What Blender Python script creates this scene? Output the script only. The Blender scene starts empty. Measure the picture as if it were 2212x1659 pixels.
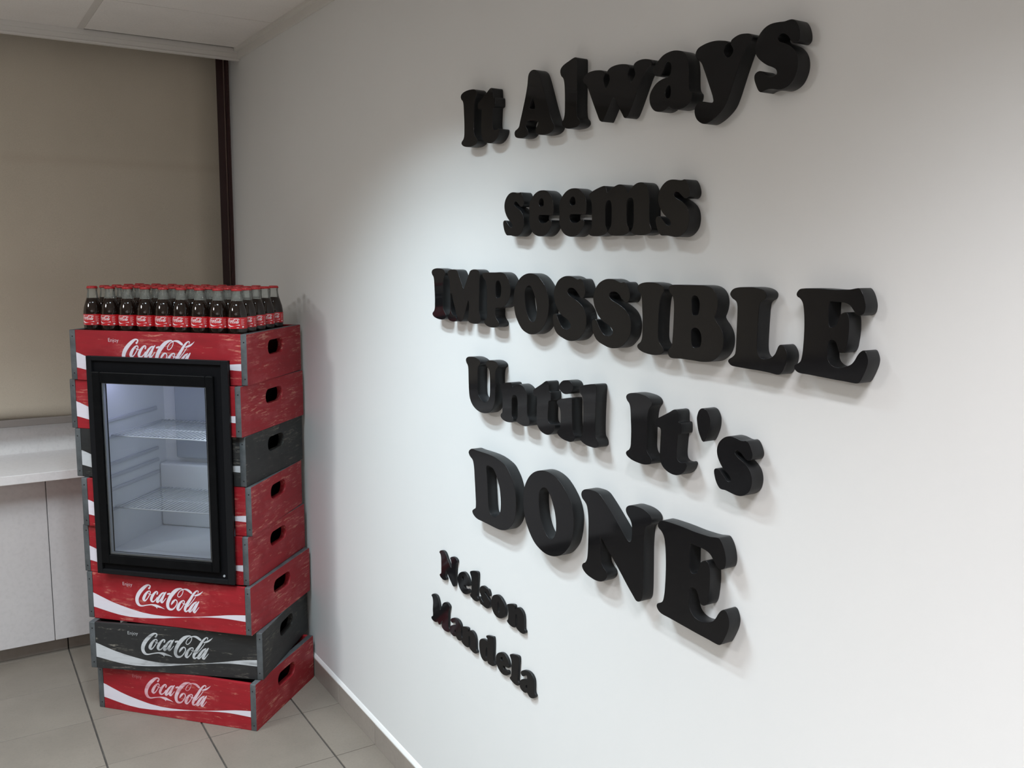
import bpy, bmesh, math, random
from mathutils import Vector, Matrix
random.seed(7)
# ---- measured data (metres x 1e4) ----
CAM=(1965.849,0.560465,0.143139,-0.010506)
XR=1.1513
CRATE_H=0.17207
CRATES=[[0.3641, 3.4211, -0.7352, 0.6457, 0.4403], [0.3584, 3.4425, -0.7857, 0.6487, 0.4583], [0.3652, 3.4373, -0.7615, 0.6425, 0.4455], [0.3729, 3.4084, -0.7314, 0.6311, 0.4252], [0.3722, 3.4302, -0.7721, 0.6346, 0.4404], [0.3751, 3.4262, -0.7946, 0.6411, 0.4466], [0.3686, 3.3856, -0.6931, 0.6411, 0.438], [0.392, 3.4217, -0.8149, 0.6367, 0.428]]
LETTERS=[
('I',0,[[[-20425,20290],[-20401,20342],[-20325,20380],[-20206,20402],[-20056,20411],[-19885,20404],[-19759,20388],[-19674,20352],[-19630,20298],[-19637,20244],[-19686,20190],[-19724,20117],[-19748,19958],[-19758,19753],[-19759,19549],[-19751,19387],[-19716,19312],[-19650,19256],[-19602,19211],[-19583,19163],[-19612,19114],[-19694,19081],[-19819,19059],[-19969,19057],[-20144,19071],[-20277,19101],[-20357,19142],[-20381,19180],[-20360,19219],[-20285,19268],[-20244,19338],[-20234,19466],[-20238,19674],[-20258,19878],[-20271,20015],[-20292,20122],[-20327,20186],[-20385,20226]]],0.028),
('t',0,[[[-19568,20024],[-19557,20039],[-19404,20113],[-19169,20223],[-19022,20297],[-18954,20308],[-18898,20294],[-18874,20258],[-18862,20167],[-18851,20088],[-18827,20079],[-18785,20074],[-18769,20048],[-18758,19970],[-18763,19889],[-18783,19869],[-18850,19851],[-18864,19806],[-18874,19671],[-18883,19468],[-18856,19378],[-18790,19336],[-18688,19331],[-18599,19347],[-18566,19324],[-18574,19256],[-18626,19179],[-18738,19100],[-18874,19057],[-19014,19055],[-19158,19082],[-19283,19136],[-19365,19217],[-19400,19321],[-19404,19513],[-19400,19720],[-19400,19843],[-19425,19883],[-19504,19893],[-19554,19896],[-19566,19914]]],0.028),
('A',0,[[[-17379,20273],[-17367,20334],[-17334,20386],[-17268,20425],[-17162,20436],[-17056,20408],[-16963,20349],[-16896,20256],[-16760,19987],[-16597,19634],[-16464,19369],[-16385,19257],[-16321,19175],[-16343,19102],[-16467,19038],[-16682,19019],[-16889,19037],[-17003,19072],[-17050,19134],[-17025,19188],[-16955,19258],[-16944,19310],[-17002,19343],[-17215,19372],[-17364,19381],[-17417,19344],[-17443,19282],[-17379,19211],[-17339,19149],[-17349,19093],[-17451,19045],[-17588,19033],[-17784,19056],[-17878,19098],[-17905,19171],[-17878,19219],[-17788,19254],[-17719,19298],[-17680,19395],[-17574,19643],[-17471,19902],[-17400,20134]],[[-17195,19862],[-17151,19803],[-17075,19624],[-17101,19605],[-17248,19626],[-17303,19652],[-17265,19747]]],0.028),
('l',0,[[[-16145,20236],[-16118,20299],[-16028,20351],[-15839,20400],[-15677,20435],[-15608,20434],[-15565,20407],[-15553,20314],[-15543,19894],[-15529,19366],[-15497,19244],[-15421,19176],[-15412,19109],[-15502,19059],[-15700,19047],[-15866,19058],[-15976,19097],[-16038,19151],[-16044,19206],[-15993,19261],[-15960,19351],[-15954,19552],[-15968,19822],[-15993,19999],[-16031,20085],[-16105,20143]]],0.028),
('w',0,[[[-15344,19946],[-15302,20010],[-15202,20059],[-15022,20077],[-14845,20063],[-14717,20036],[-14652,19997],[-14632,19960],[-14650,19932],[-14673,19892],[-14650,19797],[-14582,19688],[-14542,19719],[-14474,19817],[-14477,19885],[-14523,19949],[-14553,19993],[-14479,20043],[-14349,20067],[-14201,20068],[-14055,20051],[-13945,20025],[-13887,19988],[-13874,19947],[-13908,19909],[-13924,19857],[-13898,19776],[-13820,19687],[-13755,19743],[-13713,19792],[-13716,19857],[-13749,19922],[-13757,19983],[-13715,20020],[-13629,20044],[-13508,20048],[-13371,20028],[-13285,20001],[-13250,19960],[-13256,19913],[-13313,19880],[-13412,19821],[-13493,19737],[-13605,19537],[-13735,19303],[-13834,19139],[-13885,19078],[-13956,19051],[-14000,19064],[-14050,19125],[-14157,19256],[-14341,19483],[-14477,19307],[-14613,19117],[-14665,19063],[-14722,19074],[-14768,19106],[-14852,19237],[-15021,19514],[-15171,19768],[-15245,19855],[-15318,19889]]],0.028),
('a',0,[[[-13195,19787],[-13181,19848],[-13139,19900],[-13067,19946],[-13011,19984],[-12924,20026],[-12797,20051],[-12671,20055],[-12544,20035],[-12434,19999],[-12355,19945],[-12305,19871],[-12278,19786],[-12255,19651],[-12246,19488],[-12228,19353],[-12195,19298],[-12157,19262],[-12153,19201],[-12181,19134],[-12247,19079],[-12352,19038],[-12475,19027],[-12586,19041],[-12683,19076],[-12748,19108],[-12811,19074],[-12907,19049],[-13022,19052],[-13123,19080],[-13201,19138],[-13256,19220],[-13278,19330],[-13260,19402],[-13193,19489],[-13097,19561],[-12984,19602],[-12863,19621],[-12775,19628],[-12730,19673],[-12710,19753],[-12725,19833],[-12797,19886],[-12860,19865],[-12911,19774],[-12969,19699],[-13037,19676],[-13120,19689],[-13175,19726]],[[-12846,19388],[-12822,19447],[-12767,19476],[-12727,19463],[-12708,19411],[-12708,19317],[-12733,19268],[-12796,19261],[-12839,19301]]],0.028),
('y',0,[[[-12104,19910],[-12055,19978],[-11945,20015],[-11781,20036],[-11617,20031],[-11473,20005],[-11375,19979],[-11338,19947],[-11377,19926],[-11419,19891],[-11433,19832],[-11391,19752],[-11324,19713],[-11252,19746],[-11221,19808],[-11246,19861],[-11281,19909],[-11276,19969],[-11212,20006],[-11095,20032],[-10960,20022],[-10859,19996],[-10815,19956],[-10828,19905],[-10891,19851],[-10969,19764],[-11081,19530],[-11185,19279],[-11268,19081],[-11356,18932],[-11509,18813],[-11668,18737],[-11796,18706],[-11910,18732],[-12018,18808],[-12071,18905],[-12075,18983],[-12037,19045],[-11958,19081],[-11855,19080],[-11723,19045],[-11641,19043],[-11630,19073],[-11760,19362],[-11885,19608],[-11947,19719],[-12036,19797],[-12090,19851]]],0.028),
('s',0,[[[-10746,19713],[-10730,19823],[-10676,19936],[-10569,20027],[-10446,20066],[-10290,20064],[-10167,20051],[-10084,20056],[-10020,20052],[-9955,20024],[-9904,19965],[-9865,19885],[-9844,19803],[-9850,19732],[-9895,19692],[-9962,19697],[-10026,19747],[-10091,19827],[-10185,19876],[-10251,19868],[-10279,19825],[-10252,19777],[-10160,19732],[-10051,19682],[-9956,19611],[-9891,19520],[-9862,19426],[-9862,19313],[-9899,19205],[-9967,19113],[-10069,19059],[-10190,19042],[-10317,19069],[-10412,19084],[-10499,19075],[-10570,19057],[-10620,19078],[-10683,19170],[-10731,19284],[-10727,19343],[-10688,19379],[-10616,19389],[-10533,19349],[-10441,19288],[-10338,19266],[-10269,19291],[-10281,19350],[-10351,19400],[-10468,19450],[-10584,19521],[-10687,19609]]],0.028),
('s',1,[[[-18313,17548],[-18309,17623],[-18271,17711],[-18192,17793],[-18094,17847],[-17996,17867],[-17881,17863],[-17767,17841],[-17702,17841],[-17639,17853],[-17591,17835],[-17540,17779],[-17504,17714],[-17481,17647],[-17486,17592],[-17513,17551],[-17558,17527],[-17611,17529],[-17669,17562],[-17753,17624],[-17835,17651],[-17886,17627],[-17884,17587],[-17812,17540],[-17680,17482],[-17572,17413],[-17503,17331],[-17469,17219],[-17473,17110],[-17507,17018],[-17581,16940],[-17690,16884],[-17803,16870],[-17936,16882],[-18070,16901],[-18189,16899],[-18242,16931],[-18307,17011],[-18347,17103],[-18364,17187],[-18345,17226],[-18295,17244],[-18231,17227],[-18154,17163],[-18065,17095],[-17993,17067],[-17948,17092],[-17965,17147],[-18030,17201],[-18108,17247],[-18166,17291],[-18215,17343],[-18271,17419],[-18301,17488]]],0.028),
('e',1,[[[-17237,17368],[-17261,17479],[-17223,17620],[-17144,17715],[-17026,17796],[-16888,17843],[-16731,17851],[-16594,17834],[-16458,17774],[-16361,17680],[-16310,17562],[-16297,17445],[-16309,17351],[-16331,17314],[-16522,17312],[-16815,17323],[-16870,17308],[-16876,17249],[-16831,17183],[-16731,17148],[-16614,17151],[-16537,17178],[-16461,17204],[-16394,17199],[-16361,17161],[-16381,17077],[-16455,16993],[-16549,16919],[-16665,16872],[-16802,16862],[-16942,16880],[-17064,16925],[-17157,16998],[-17221,17114],[-17251,17247]],[[-16881,17584],[-16853,17653],[-16785,17682],[-16716,17653],[-16684,17587],[-16693,17529],[-16751,17509],[-16839,17518]]],0.028),
('e',1,[[[-16073,17350],[-16096,17460],[-16059,17602],[-15979,17696],[-15860,17778],[-15721,17825],[-15563,17833],[-15426,17815],[-15289,17756],[-15190,17662],[-15139,17544],[-15126,17427],[-15139,17333],[-15160,17296],[-15353,17294],[-15647,17305],[-15703,17290],[-15709,17231],[-15663,17165],[-15563,17130],[-15445,17133],[-15368,17160],[-15291,17186],[-15224,17181],[-15190,17143],[-15211,17059],[-15285,16975],[-15380,16901],[-15496,16854],[-15635,16844],[-15776,16862],[-15898,16907],[-15992,16980],[-16057,17096],[-16087,17229]],[[-15714,17566],[-15686,17635],[-15617,17664],[-15547,17635],[-15516,17569],[-15524,17510],[-15583,17491],[-15672,17500]]],0.028),
('m',1,[[[-15044,17674],[-14999,17716],[-14832,17774],[-14632,17819],[-14545,17823],[-14501,17801],[-14481,17751],[-14460,17695],[-14394,17730],[-14307,17772],[-14220,17802],[-14134,17824],[-14056,17825],[-13961,17803],[-13899,17763],[-13858,17708],[-13821,17653],[-13777,17691],[-13721,17738],[-13640,17791],[-13543,17825],[-13429,17829],[-13339,17805],[-13280,17760],[-13228,17676],[-13199,17572],[-13182,17448],[-13174,17211],[-13159,17077],[-13129,17015],[-13098,16957],[-13127,16901],[-13221,16869],[-13334,16854],[-13464,16853],[-13598,16870],[-13683,16908],[-13688,16949],[-13657,16993],[-13632,17066],[-13633,17277],[-13645,17467],[-13670,17531],[-13730,17559],[-13796,17547],[-13836,17495],[-13841,17337],[-13828,17124],[-13808,17049],[-13757,16984],[-13752,16930],[-13818,16886],[-13902,16860],[-14074,16851],[-14215,16852],[-14322,16867],[-14392,16912],[-14398,16951],[-14363,16994],[-14326,17031],[-14305,17080],[-14305,17298],[-14317,17461],[-14349,17517],[-14413,17541],[-14474,17511],[-14499,17446],[-14500,17249],[-14483,17051],[-14450,17001],[-14420,16962],[-14429,16923],[-14503,16884],[-14612,16859],[-14759,16846],[-14909,16851],[-15005,16875],[-15044,16906],[-15023,16943],[-14962,17004],[-14937,17093],[-14944,17262],[-14951,17463],[-14973,17542],[-15023,17606]]],0.028),
('s',1,[[[-12949,17502],[-12945,17579],[-12908,17668],[-12827,17752],[-12730,17807],[-12631,17827],[-12515,17823],[-12400,17801],[-12336,17800],[-12273,17813],[-12224,17794],[-12172,17737],[-12137,17671],[-12114,17603],[-12118,17547],[-12145,17505],[-12191,17482],[-12244,17483],[-12302,17517],[-12386,17580],[-12469,17607],[-12520,17582],[-12518,17542],[-12446,17494],[-12313,17435],[-12204,17365],[-12136,17282],[-12102,17167],[-12106,17056],[-12139,16963],[-12214,16884],[-12323,16827],[-12437,16812],[-12570,16825],[-12705,16844],[-12824,16842],[-12878,16874],[-12943,16956],[-12983,17049],[-13000,17135],[-12982,17175],[-12931,17193],[-12866,17176],[-12789,17110],[-12700,17041],[-12628,17013],[-12583,17038],[-12600,17095],[-12665,17150],[-12743,17196],[-12802,17240],[-12851,17294],[-12907,17371],[-12937,17441]]],0.028),
('I',2,[[[-22020,15955],[-21997,16007],[-21923,16044],[-21807,16067],[-21660,16076],[-21493,16068],[-21369,16052],[-21286,16017],[-21243,15963],[-21251,15909],[-21299,15855],[-21336,15783],[-21359,15625],[-21369,15421],[-21370,15218],[-21362,15057],[-21327,14982],[-21263,14926],[-21216,14882],[-21198,14834],[-21226,14785],[-21306,14752],[-21429,14730],[-21575,14728],[-21745,14742],[-21876,14772],[-21954,14813],[-21977,14850],[-21957,14889],[-21883,14938],[-21843,15008],[-21834,15135],[-21837,15342],[-21857,15545],[-21870,15681],[-21890,15788],[-21925,15852],[-21981,15892]]],0.028),
('M',2,[[[-21104,15982],[-21049,16029],[-20927,16055],[-20734,16061],[-20614,16039],[-20543,15984],[-20448,15851],[-20353,15718],[-20247,15585],[-20156,15714],[-20053,15862],[-19974,15975],[-19918,16043],[-19806,16078],[-19649,16084],[-19517,16063],[-19451,16021],[-19424,15956],[-19449,15847],[-19456,15519],[-19464,15190],[-19447,15027],[-19406,14941],[-19383,14855],[-19438,14785],[-19570,14748],[-19749,14739],[-19931,14756],[-20030,14806],[-20041,14850],[-19996,14903],[-19979,15050],[-19980,15274],[-20008,15306],[-20071,15202],[-20151,15051],[-20232,14900],[-20290,14794],[-20395,14747],[-20502,14756],[-20574,14832],[-20683,15032],[-20804,15255],[-20897,15435],[-20931,15434],[-20938,15226],[-20920,14995],[-20832,14902],[-20706,14869],[-20615,14812],[-20658,14746],[-20778,14720],[-20925,14722],[-21048,14754],[-21098,14809],[-21068,14870],[-20987,14933],[-20962,15109],[-20975,15455],[-21000,15743],[-21049,15857],[-21099,15913]]],0.028),
('P',2,[[[-19315,15970],[-19294,16005],[-19223,16020],[-19042,16027],[-18707,16035],[-18442,16044],[-18321,16026],[-18220,15987],[-18120,15907],[-18039,15786],[-18007,15643],[-18030,15518],[-18100,15400],[-18198,15301],[-18297,15242],[-18408,15211],[-18530,15197],[-18643,15191],[-18674,15170],[-18673,15106],[-18667,14999],[-18618,14928],[-18541,14878],[-18503,14819],[-18543,14762],[-18667,14727],[-18834,14711],[-18961,14715],[-19089,14739],[-19187,14781],[-19209,14823],[-19151,14876],[-19092,14940],[-19083,15103],[-19086,15319],[-19095,15535],[-19124,15770],[-19167,15834],[-19265,15885]],[[-18677,15785],[-18622,15838],[-18520,15832],[-18458,15772],[-18425,15668],[-18434,15542],[-18473,15466],[-18554,15439],[-18641,15442],[-18673,15552]]],0.028),
('O',2,[[[-17867,15416],[-17860,15521],[-17839,15623],[-17788,15731],[-17711,15838],[-17589,15941],[-17446,16007],[-17294,16044],[-17143,16051],[-16995,16031],[-16848,15984],[-16723,15909],[-16619,15825],[-16526,15727],[-16463,15610],[-16425,15476],[-16424,15332],[-16448,15181],[-16503,15033],[-16590,14922],[-16709,14814],[-16852,14740],[-16998,14697],[-17169,14684],[-17323,14709],[-17481,14766],[-17596,14850],[-17701,14964],[-17785,15085],[-17840,15240]],[[-17391,15606],[-17375,15673],[-17318,15742],[-17232,15775],[-17167,15765],[-17124,15731],[-17058,15660],[-16991,15552],[-16935,15431],[-16904,15303],[-16896,15181],[-16909,15103],[-16944,15031],[-17006,14974],[-17091,14972],[-17168,15013],[-17246,15087],[-17314,15195],[-17362,15335],[-17388,15480]]],0.028),
('S',2,[[[-16240,15608],[-16227,15710],[-16180,15813],[-16093,15917],[-15974,15983],[-15837,16022],[-15681,16030],[-15545,16012],[-15438,15979],[-15372,15969],[-15306,15983],[-15241,15971],[-15182,15913],[-15132,15830],[-15104,15736],[-15116,15663],[-15159,15603],[-15224,15585],[-15281,15607],[-15330,15653],[-15399,15710],[-15477,15762],[-15593,15787],[-15674,15775],[-15727,15738],[-15731,15689],[-15684,15641],[-15585,15597],[-15468,15560],[-15314,15495],[-15198,15429],[-15111,15338],[-15060,15233],[-15046,15125],[-15059,15015],[-15101,14915],[-15191,14821],[-15300,14738],[-15451,14686],[-15586,14667],[-15724,14673],[-15884,14708],[-16027,14752],[-16132,14813],[-16208,14909],[-16253,15021],[-16267,15122],[-16245,15184],[-16188,15207],[-16132,15198],[-16094,15160],[-16040,15081],[-15966,14992],[-15873,14924],[-15762,14895],[-15655,14917],[-15594,14965],[-15604,15021],[-15661,15078],[-15762,15127],[-15893,15174],[-15995,15230],[-16079,15300],[-16154,15397],[-16209,15495]]],0.028),
('S',2,[[[-14830,15589],[-14817,15691],[-14769,15794],[-14679,15898],[-14558,15965],[-14418,16004],[-14258,16011],[-14118,15993],[-14010,15960],[-13941,15950],[-13874,15964],[-13807,15952],[-13747,15894],[-13696,15812],[-13667,15717],[-13679,15644],[-13724,15584],[-13790,15566],[-13848,15588],[-13898,15634],[-13969,15691],[-14049,15743],[-14168,15768],[-14251,15756],[-14305,15720],[-14309,15670],[-14261,15622],[-14160,15578],[-14040,15541],[-13882,15476],[-13764,15410],[-13674,15319],[-13622,15213],[-13608,15105],[-13621,14995],[-13664,14895],[-13756,14801],[-13868,14717],[-14022,14666],[-14161,14647],[-14302,14652],[-14466,14688],[-14613,14732],[-14720,14793],[-14797,14889],[-14844,15001],[-14858,15102],[-14835,15164],[-14777,15187],[-14720,15178],[-14681,15140],[-14626,15062],[-14550,14972],[-14454,14904],[-14341,14875],[-14231,14897],[-14169,14946],[-14179,15001],[-14238,15059],[-14341,15107],[-14475,15154],[-14580,15210],[-14666,15281],[-14742,15378],[-14799,15476]]],0.028),
('I',2,[[[-13455,15864],[-13432,15916],[-13360,15953],[-13247,15976],[-13104,15985],[-12942,15978],[-12822,15961],[-12742,15926],[-12700,15872],[-12707,15818],[-12754,15764],[-12790,15692],[-12812,15534],[-12822,15330],[-12823,15127],[-12815,14966],[-12781,14891],[-12719,14836],[-12674,14791],[-12655,14743],[-12683,14694],[-12761,14661],[-12880,14639],[-13022,14637],[-13188,14651],[-13314,14681],[-13390,14722],[-13413,14760],[-13393,14798],[-13322,14847],[-13283,14917],[-13274,15044],[-13277,15251],[-13296,15454],[-13309,15590],[-13328,15697],[-13362,15761],[-13416,15801]]],0.028),
('B',2,[[[-12571,15894],[-12555,15935],[-12500,15955],[-12382,15964],[-12091,15966],[-11810,15976],[-11645,15975],[-11536,15957],[-11453,15922],[-11383,15863],[-11339,15789],[-11320,15695],[-11328,15600],[-11356,15512],[-11385,15443],[-11355,15393],[-11278,15322],[-11214,15246],[-11170,15164],[-11152,15070],[-11158,14965],[-11192,14866],[-11253,14783],[-11342,14716],[-11434,14672],[-11542,14654],[-11679,14643],[-11834,14645],[-12019,14645],[-12223,14641],[-12370,14631],[-12461,14635],[-12515,14665],[-12537,14714],[-12528,14767],[-12478,14823],[-12440,14877],[-12430,14960],[-12421,15164],[-12417,15366],[-12420,15568],[-12438,15698],[-12475,15767],[-12537,15819]],[[-11961,15741],[-11928,15783],[-11870,15789],[-11812,15757],[-11774,15691],[-11762,15604],[-11777,15516],[-11802,15460],[-11864,15445],[-11921,15453],[-11946,15515],[-11955,15633]],[[-11941,15180],[-11894,15218],[-11824,15224],[-11759,15194],[-11707,15130],[-11689,15053],[-11691,14965],[-11722,14903],[-11805,14880],[-11890,14887],[-11925,14934],[-11940,15071]]],0.028),
('L',2,[[[-11047,15848],[-11034,15894],[-10982,15941],[-10882,15970],[-10693,15984],[-10525,15987],[-10391,15972],[-10304,15942],[-10255,15901],[-10249,15854],[-10269,15811],[-10329,15776],[-10372,15740],[-10388,15671],[-10395,15520],[-10399,15331],[-10400,15141],[-10395,15015],[-10376,14928],[-10332,14869],[-10252,14845],[-10154,14852],[-10075,14889],[-10015,14945],[-9979,15016],[-9952,15075],[-9914,15103],[-9866,15098],[-9817,15056],[-9773,14987],[-9759,14903],[-9777,14815],[-9818,14724],[-9868,14650],[-9913,14624],[-9977,14619],[-10090,14630],[-10321,14641],[-10591,14643],[-10835,14648],[-10942,14656],[-11003,14688],[-11027,14725],[-11007,14760],[-10942,14800],[-10883,14852],[-10866,14919],[-10863,15101],[-10865,15360],[-10865,15554],[-10879,15695],[-10912,15744],[-10993,15786]]],0.028),
('E',2,[[[-9646,15911],[-9626,15959],[-9584,15994],[-9516,16006],[-9398,16014],[-9167,16017],[-8943,16011],[-8788,16017],[-8667,16024],[-8563,16044],[-8519,16047],[-8481,16019],[-8441,15963],[-8407,15884],[-8387,15801],[-8391,15733],[-8410,15687],[-8452,15660],[-8503,15652],[-8558,15692],[-8606,15745],[-8661,15797],[-8731,15822],[-8809,15831],[-8886,15831],[-8965,15834],[-9010,15833],[-9020,15783],[-9018,15643],[-9007,15494],[-8976,15451],[-8905,15462],[-8861,15506],[-8841,15581],[-8825,15632],[-8784,15668],[-8731,15688],[-8693,15679],[-8666,15636],[-8646,15528],[-8643,15391],[-8654,15261],[-8671,15163],[-8706,15104],[-8744,15085],[-8791,15092],[-8825,15156],[-8852,15217],[-8886,15252],[-8950,15263],[-8988,15239],[-8998,15179],[-9000,15072],[-8990,14980],[-8955,14922],[-8881,14877],[-8786,14865],[-8678,14887],[-8574,14934],[-8517,14998],[-8477,15070],[-8435,15125],[-8378,15159],[-8341,15148],[-8309,15097],[-8286,15026],[-8293,14945],[-8324,14853],[-8369,14756],[-8407,14692],[-8446,14669],[-8513,14665],[-8635,14670],[-8838,14675],[-9096,14685],[-9347,14695],[-9520,14701],[-9582,14728],[-9614,14773],[-9602,14814],[-9544,14847],[-9498,14887],[-9473,14982],[-9463,15120],[-9460,15340],[-9469,15519],[-9492,15694],[-9523,15794],[-9577,15851],[-9627,15876]]],0.028),
('U',3,[[[-20120,13794],[-20094,13841],[-20008,13880],[-19861,13900],[-19712,13905],[-19586,13892],[-19470,13867],[-19401,13832],[-19386,13787],[-19421,13736],[-19485,13692],[-19509,13616],[-19513,13321],[-19504,13058],[-19471,12967],[-19387,12905],[-19283,12856],[-19139,12840],[-19017,12884],[-18948,12956],[-18919,13043],[-18911,13189],[-18913,13396],[-18925,13549],[-18947,13649],[-18988,13696],[-19059,13724],[-19099,13761],[-19106,13807],[-19076,13857],[-19006,13895],[-18890,13909],[-18752,13912],[-18634,13894],[-18545,13857],[-18520,13820],[-18544,13775],[-18608,13729],[-18640,13674],[-18658,13530],[-18654,13326],[-18657,13121],[-18663,12966],[-18706,12836],[-18794,12709],[-18913,12629],[-19074,12575],[-19259,12554],[-19425,12560],[-19573,12591],[-19722,12654],[-19841,12744],[-19918,12862],[-19951,12997],[-19975,13263],[-19987,13476],[-19999,13614],[-20032,13674],[-20087,13722]]],0.028),
('n',3,[[[-18428,13302],[-18399,13359],[-18280,13420],[-18108,13464],[-17951,13481],[-17907,13461],[-17884,13393],[-17817,13415],[-17723,13459],[-17628,13484],[-17511,13480],[-17394,13444],[-17301,13387],[-17253,13318],[-17239,13181],[-17234,12992],[-17218,12805],[-17152,12727],[-17123,12656],[-17149,12598],[-17258,12553],[-17420,12542],[-17585,12566],[-17700,12606],[-17687,12647],[-17647,12698],[-17645,12931],[-17656,13096],[-17693,13181],[-17789,13206],[-17867,13169],[-17899,13087],[-17896,12893],[-17887,12699],[-17838,12642],[-17813,12594],[-17867,12549],[-18017,12521],[-18190,12519],[-18340,12555],[-18404,12611],[-18380,12674],[-18330,12709],[-18320,12829],[-18323,13027],[-18338,13156],[-18389,13228]]],0.028),
('t',3,[[[-16985,13432],[-16976,13447],[-16843,13518],[-16637,13624],[-16509,13695],[-16450,13705],[-16401,13692],[-16381,13657],[-16370,13569],[-16361,13494],[-16340,13485],[-16303,13481],[-16289,13455],[-16279,13380],[-16284,13303],[-16302,13284],[-16360,13267],[-16372,13224],[-16380,13094],[-16388,12899],[-16365,12813],[-16307,12773],[-16218,12768],[-16141,12784],[-16112,12761],[-16119,12696],[-16165,12622],[-16262,12546],[-16380,12505],[-16503,12503],[-16628,12529],[-16737,12581],[-16809,12659],[-16839,12759],[-16843,12943],[-16839,13141],[-16839,13259],[-16861,13298],[-16930,13307],[-16973,13310],[-16984,13327]]],0.028),
('i',3,[[[-16054,13290],[-16035,13329],[-15953,13370],[-15751,13419],[-15572,13454],[-15513,13453],[-15495,13406],[-15482,13150],[-15464,12906],[-15433,12734],[-15377,12661],[-15365,12604],[-15422,12541],[-15520,12503],[-15681,12500],[-15865,12526],[-15991,12577],[-16029,12616],[-15993,12667],[-15923,12733],[-15907,12880],[-15913,13071],[-15937,13163],[-16011,13224]]],0.028),
('dot',3,[[[-15992,13633],[-15954,13710],[-15864,13780],[-15744,13811],[-15624,13816],[-15524,13788],[-15472,13725],[-15479,13642],[-15536,13570],[-15654,13525],[-15795,13511],[-15908,13549],[-15970,13589]]],0.028),
('l',3,[[[-15229,13704],[-15188,13752],[-15098,13787],[-14948,13821],[-14763,13853],[-14680,13850],[-14651,13808],[-14653,13606],[-14662,13379],[-14666,13152],[-14663,12925],[-14644,12780],[-14587,12722],[-14552,12660],[-14558,12591],[-14639,12541],[-14787,12530],[-14976,12541],[-15112,12580],[-15175,12621],[-15153,12672],[-15102,12745],[-15092,12851],[-15087,13084],[-15096,13314],[-15115,13484],[-15147,13560],[-15206,13598],[-15242,13651]]],0.028),
('I',4,[[[-13701,13731],[-13677,13783],[-13604,13820],[-13489,13843],[-13343,13852],[-13178,13845],[-13056,13828],[-12974,13793],[-12931,13739],[-12939,13685],[-12986,13631],[-13023,13558],[-13045,13400],[-13056,13196],[-13056,12993],[-13048,12831],[-13014,12756],[-12951,12701],[-12904,12656],[-12886,12608],[-12914,12559],[-12993,12527],[-13115,12504],[-13259,12502],[-13428,12517],[-13557,12547],[-13635,12587],[-13658,12625],[-13638,12664],[-13565,12713],[-13525,12783],[-13516,12910],[-13519,13117],[-13539,13321],[-13552,13457],[-13571,13564],[-13606,13627],[-13661,13668]]],0.028),
('t',4,[[[-12807,13425],[-12798,13440],[-12664,13512],[-12458,13619],[-12329,13691],[-12270,13701],[-12220,13688],[-12200,13653],[-12190,13564],[-12180,13488],[-12159,13479],[-12122,13475],[-12108,13449],[-12098,13373],[-12103,13295],[-12120,13275],[-12179,13258],[-12191,13215],[-12199,13084],[-12208,12887],[-12184,12800],[-12126,12759],[-12037,12754],[-11959,12770],[-11930,12747],[-11938,12681],[-11983,12607],[-12080,12530],[-12200,12489],[-12322,12486],[-12448,12512],[-12558,12565],[-12630,12644],[-12660,12745],[-12664,12931],[-12660,13131],[-12660,13251],[-12682,13289],[-12751,13299],[-12795,13302],[-12805,13319]]],0.028),
("'",4,[[[-11721,13627],[-11710,13691],[-11679,13771],[-11629,13816],[-11560,13829],[-11490,13812],[-11436,13759],[-11394,13679],[-11384,13594],[-11395,13493],[-11432,13388],[-11478,13292],[-11523,13240],[-11562,13245],[-11609,13306],[-11658,13385],[-11695,13492]]],0.028),
('s',4,[[[-11196,13133],[-11192,13208],[-11155,13295],[-11077,13377],[-10981,13430],[-10884,13450],[-10771,13446],[-10659,13425],[-10596,13424],[-10534,13437],[-10486,13418],[-10436,13362],[-10401,13298],[-10378,13232],[-10383,13178],[-10409,13137],[-10454,13113],[-10506,13115],[-10563,13148],[-10645,13209],[-10726,13236],[-10776,13212],[-10774,13172],[-10704,13126],[-10573,13068],[-10467,13000],[-10400,12919],[-10367,12807],[-10371,12699],[-10404,12608],[-10477,12531],[-10584,12476],[-10695,12462],[-10825,12474],[-10957,12492],[-11074,12490],[-11126,12522],[-11189,12601],[-11229,12692],[-11246,12776],[-11227,12815],[-11178,12832],[-11115,12816],[-11039,12752],[-10952,12684],[-10882,12657],[-10838,12682],[-10854,12737],[-10918,12790],[-10994,12835],[-11052,12879],[-11100,12930],[-11154,13006],[-11184,13074]]],0.028),
('D',5,[[[-19961,11421],[-19911,11490],[-19794,11544],[-19593,11545],[-19326,11553],[-18992,11561],[-18665,11549],[-18380,11503],[-18136,11432],[-17962,11302],[-17824,11149],[-17726,10969],[-17672,10779],[-17658,10581],[-17674,10374],[-17711,10235],[-17786,10104],[-17903,9980],[-18039,9887],[-18194,9823],[-18387,9784],[-18602,9774],[-18931,9774],[-19269,9773],[-19498,9773],[-19654,9812],[-19740,9870],[-19753,9927],[-19675,9990],[-19594,10036],[-19575,10110],[-19601,10440],[-19644,10825],[-19685,11112],[-19745,11257],[-19823,11300],[-19910,11346]],[[-19054,11238],[-19006,11262],[-18860,11267],[-18732,11242],[-18641,11176],[-18543,11046],[-18441,10880],[-18377,10650],[-18356,10428],[-18377,10253],[-18464,10136],[-18571,10066],[-18715,10043],[-18843,10068],[-18911,10157],[-18972,10587],[-19021,10961]]],0.028),
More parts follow.
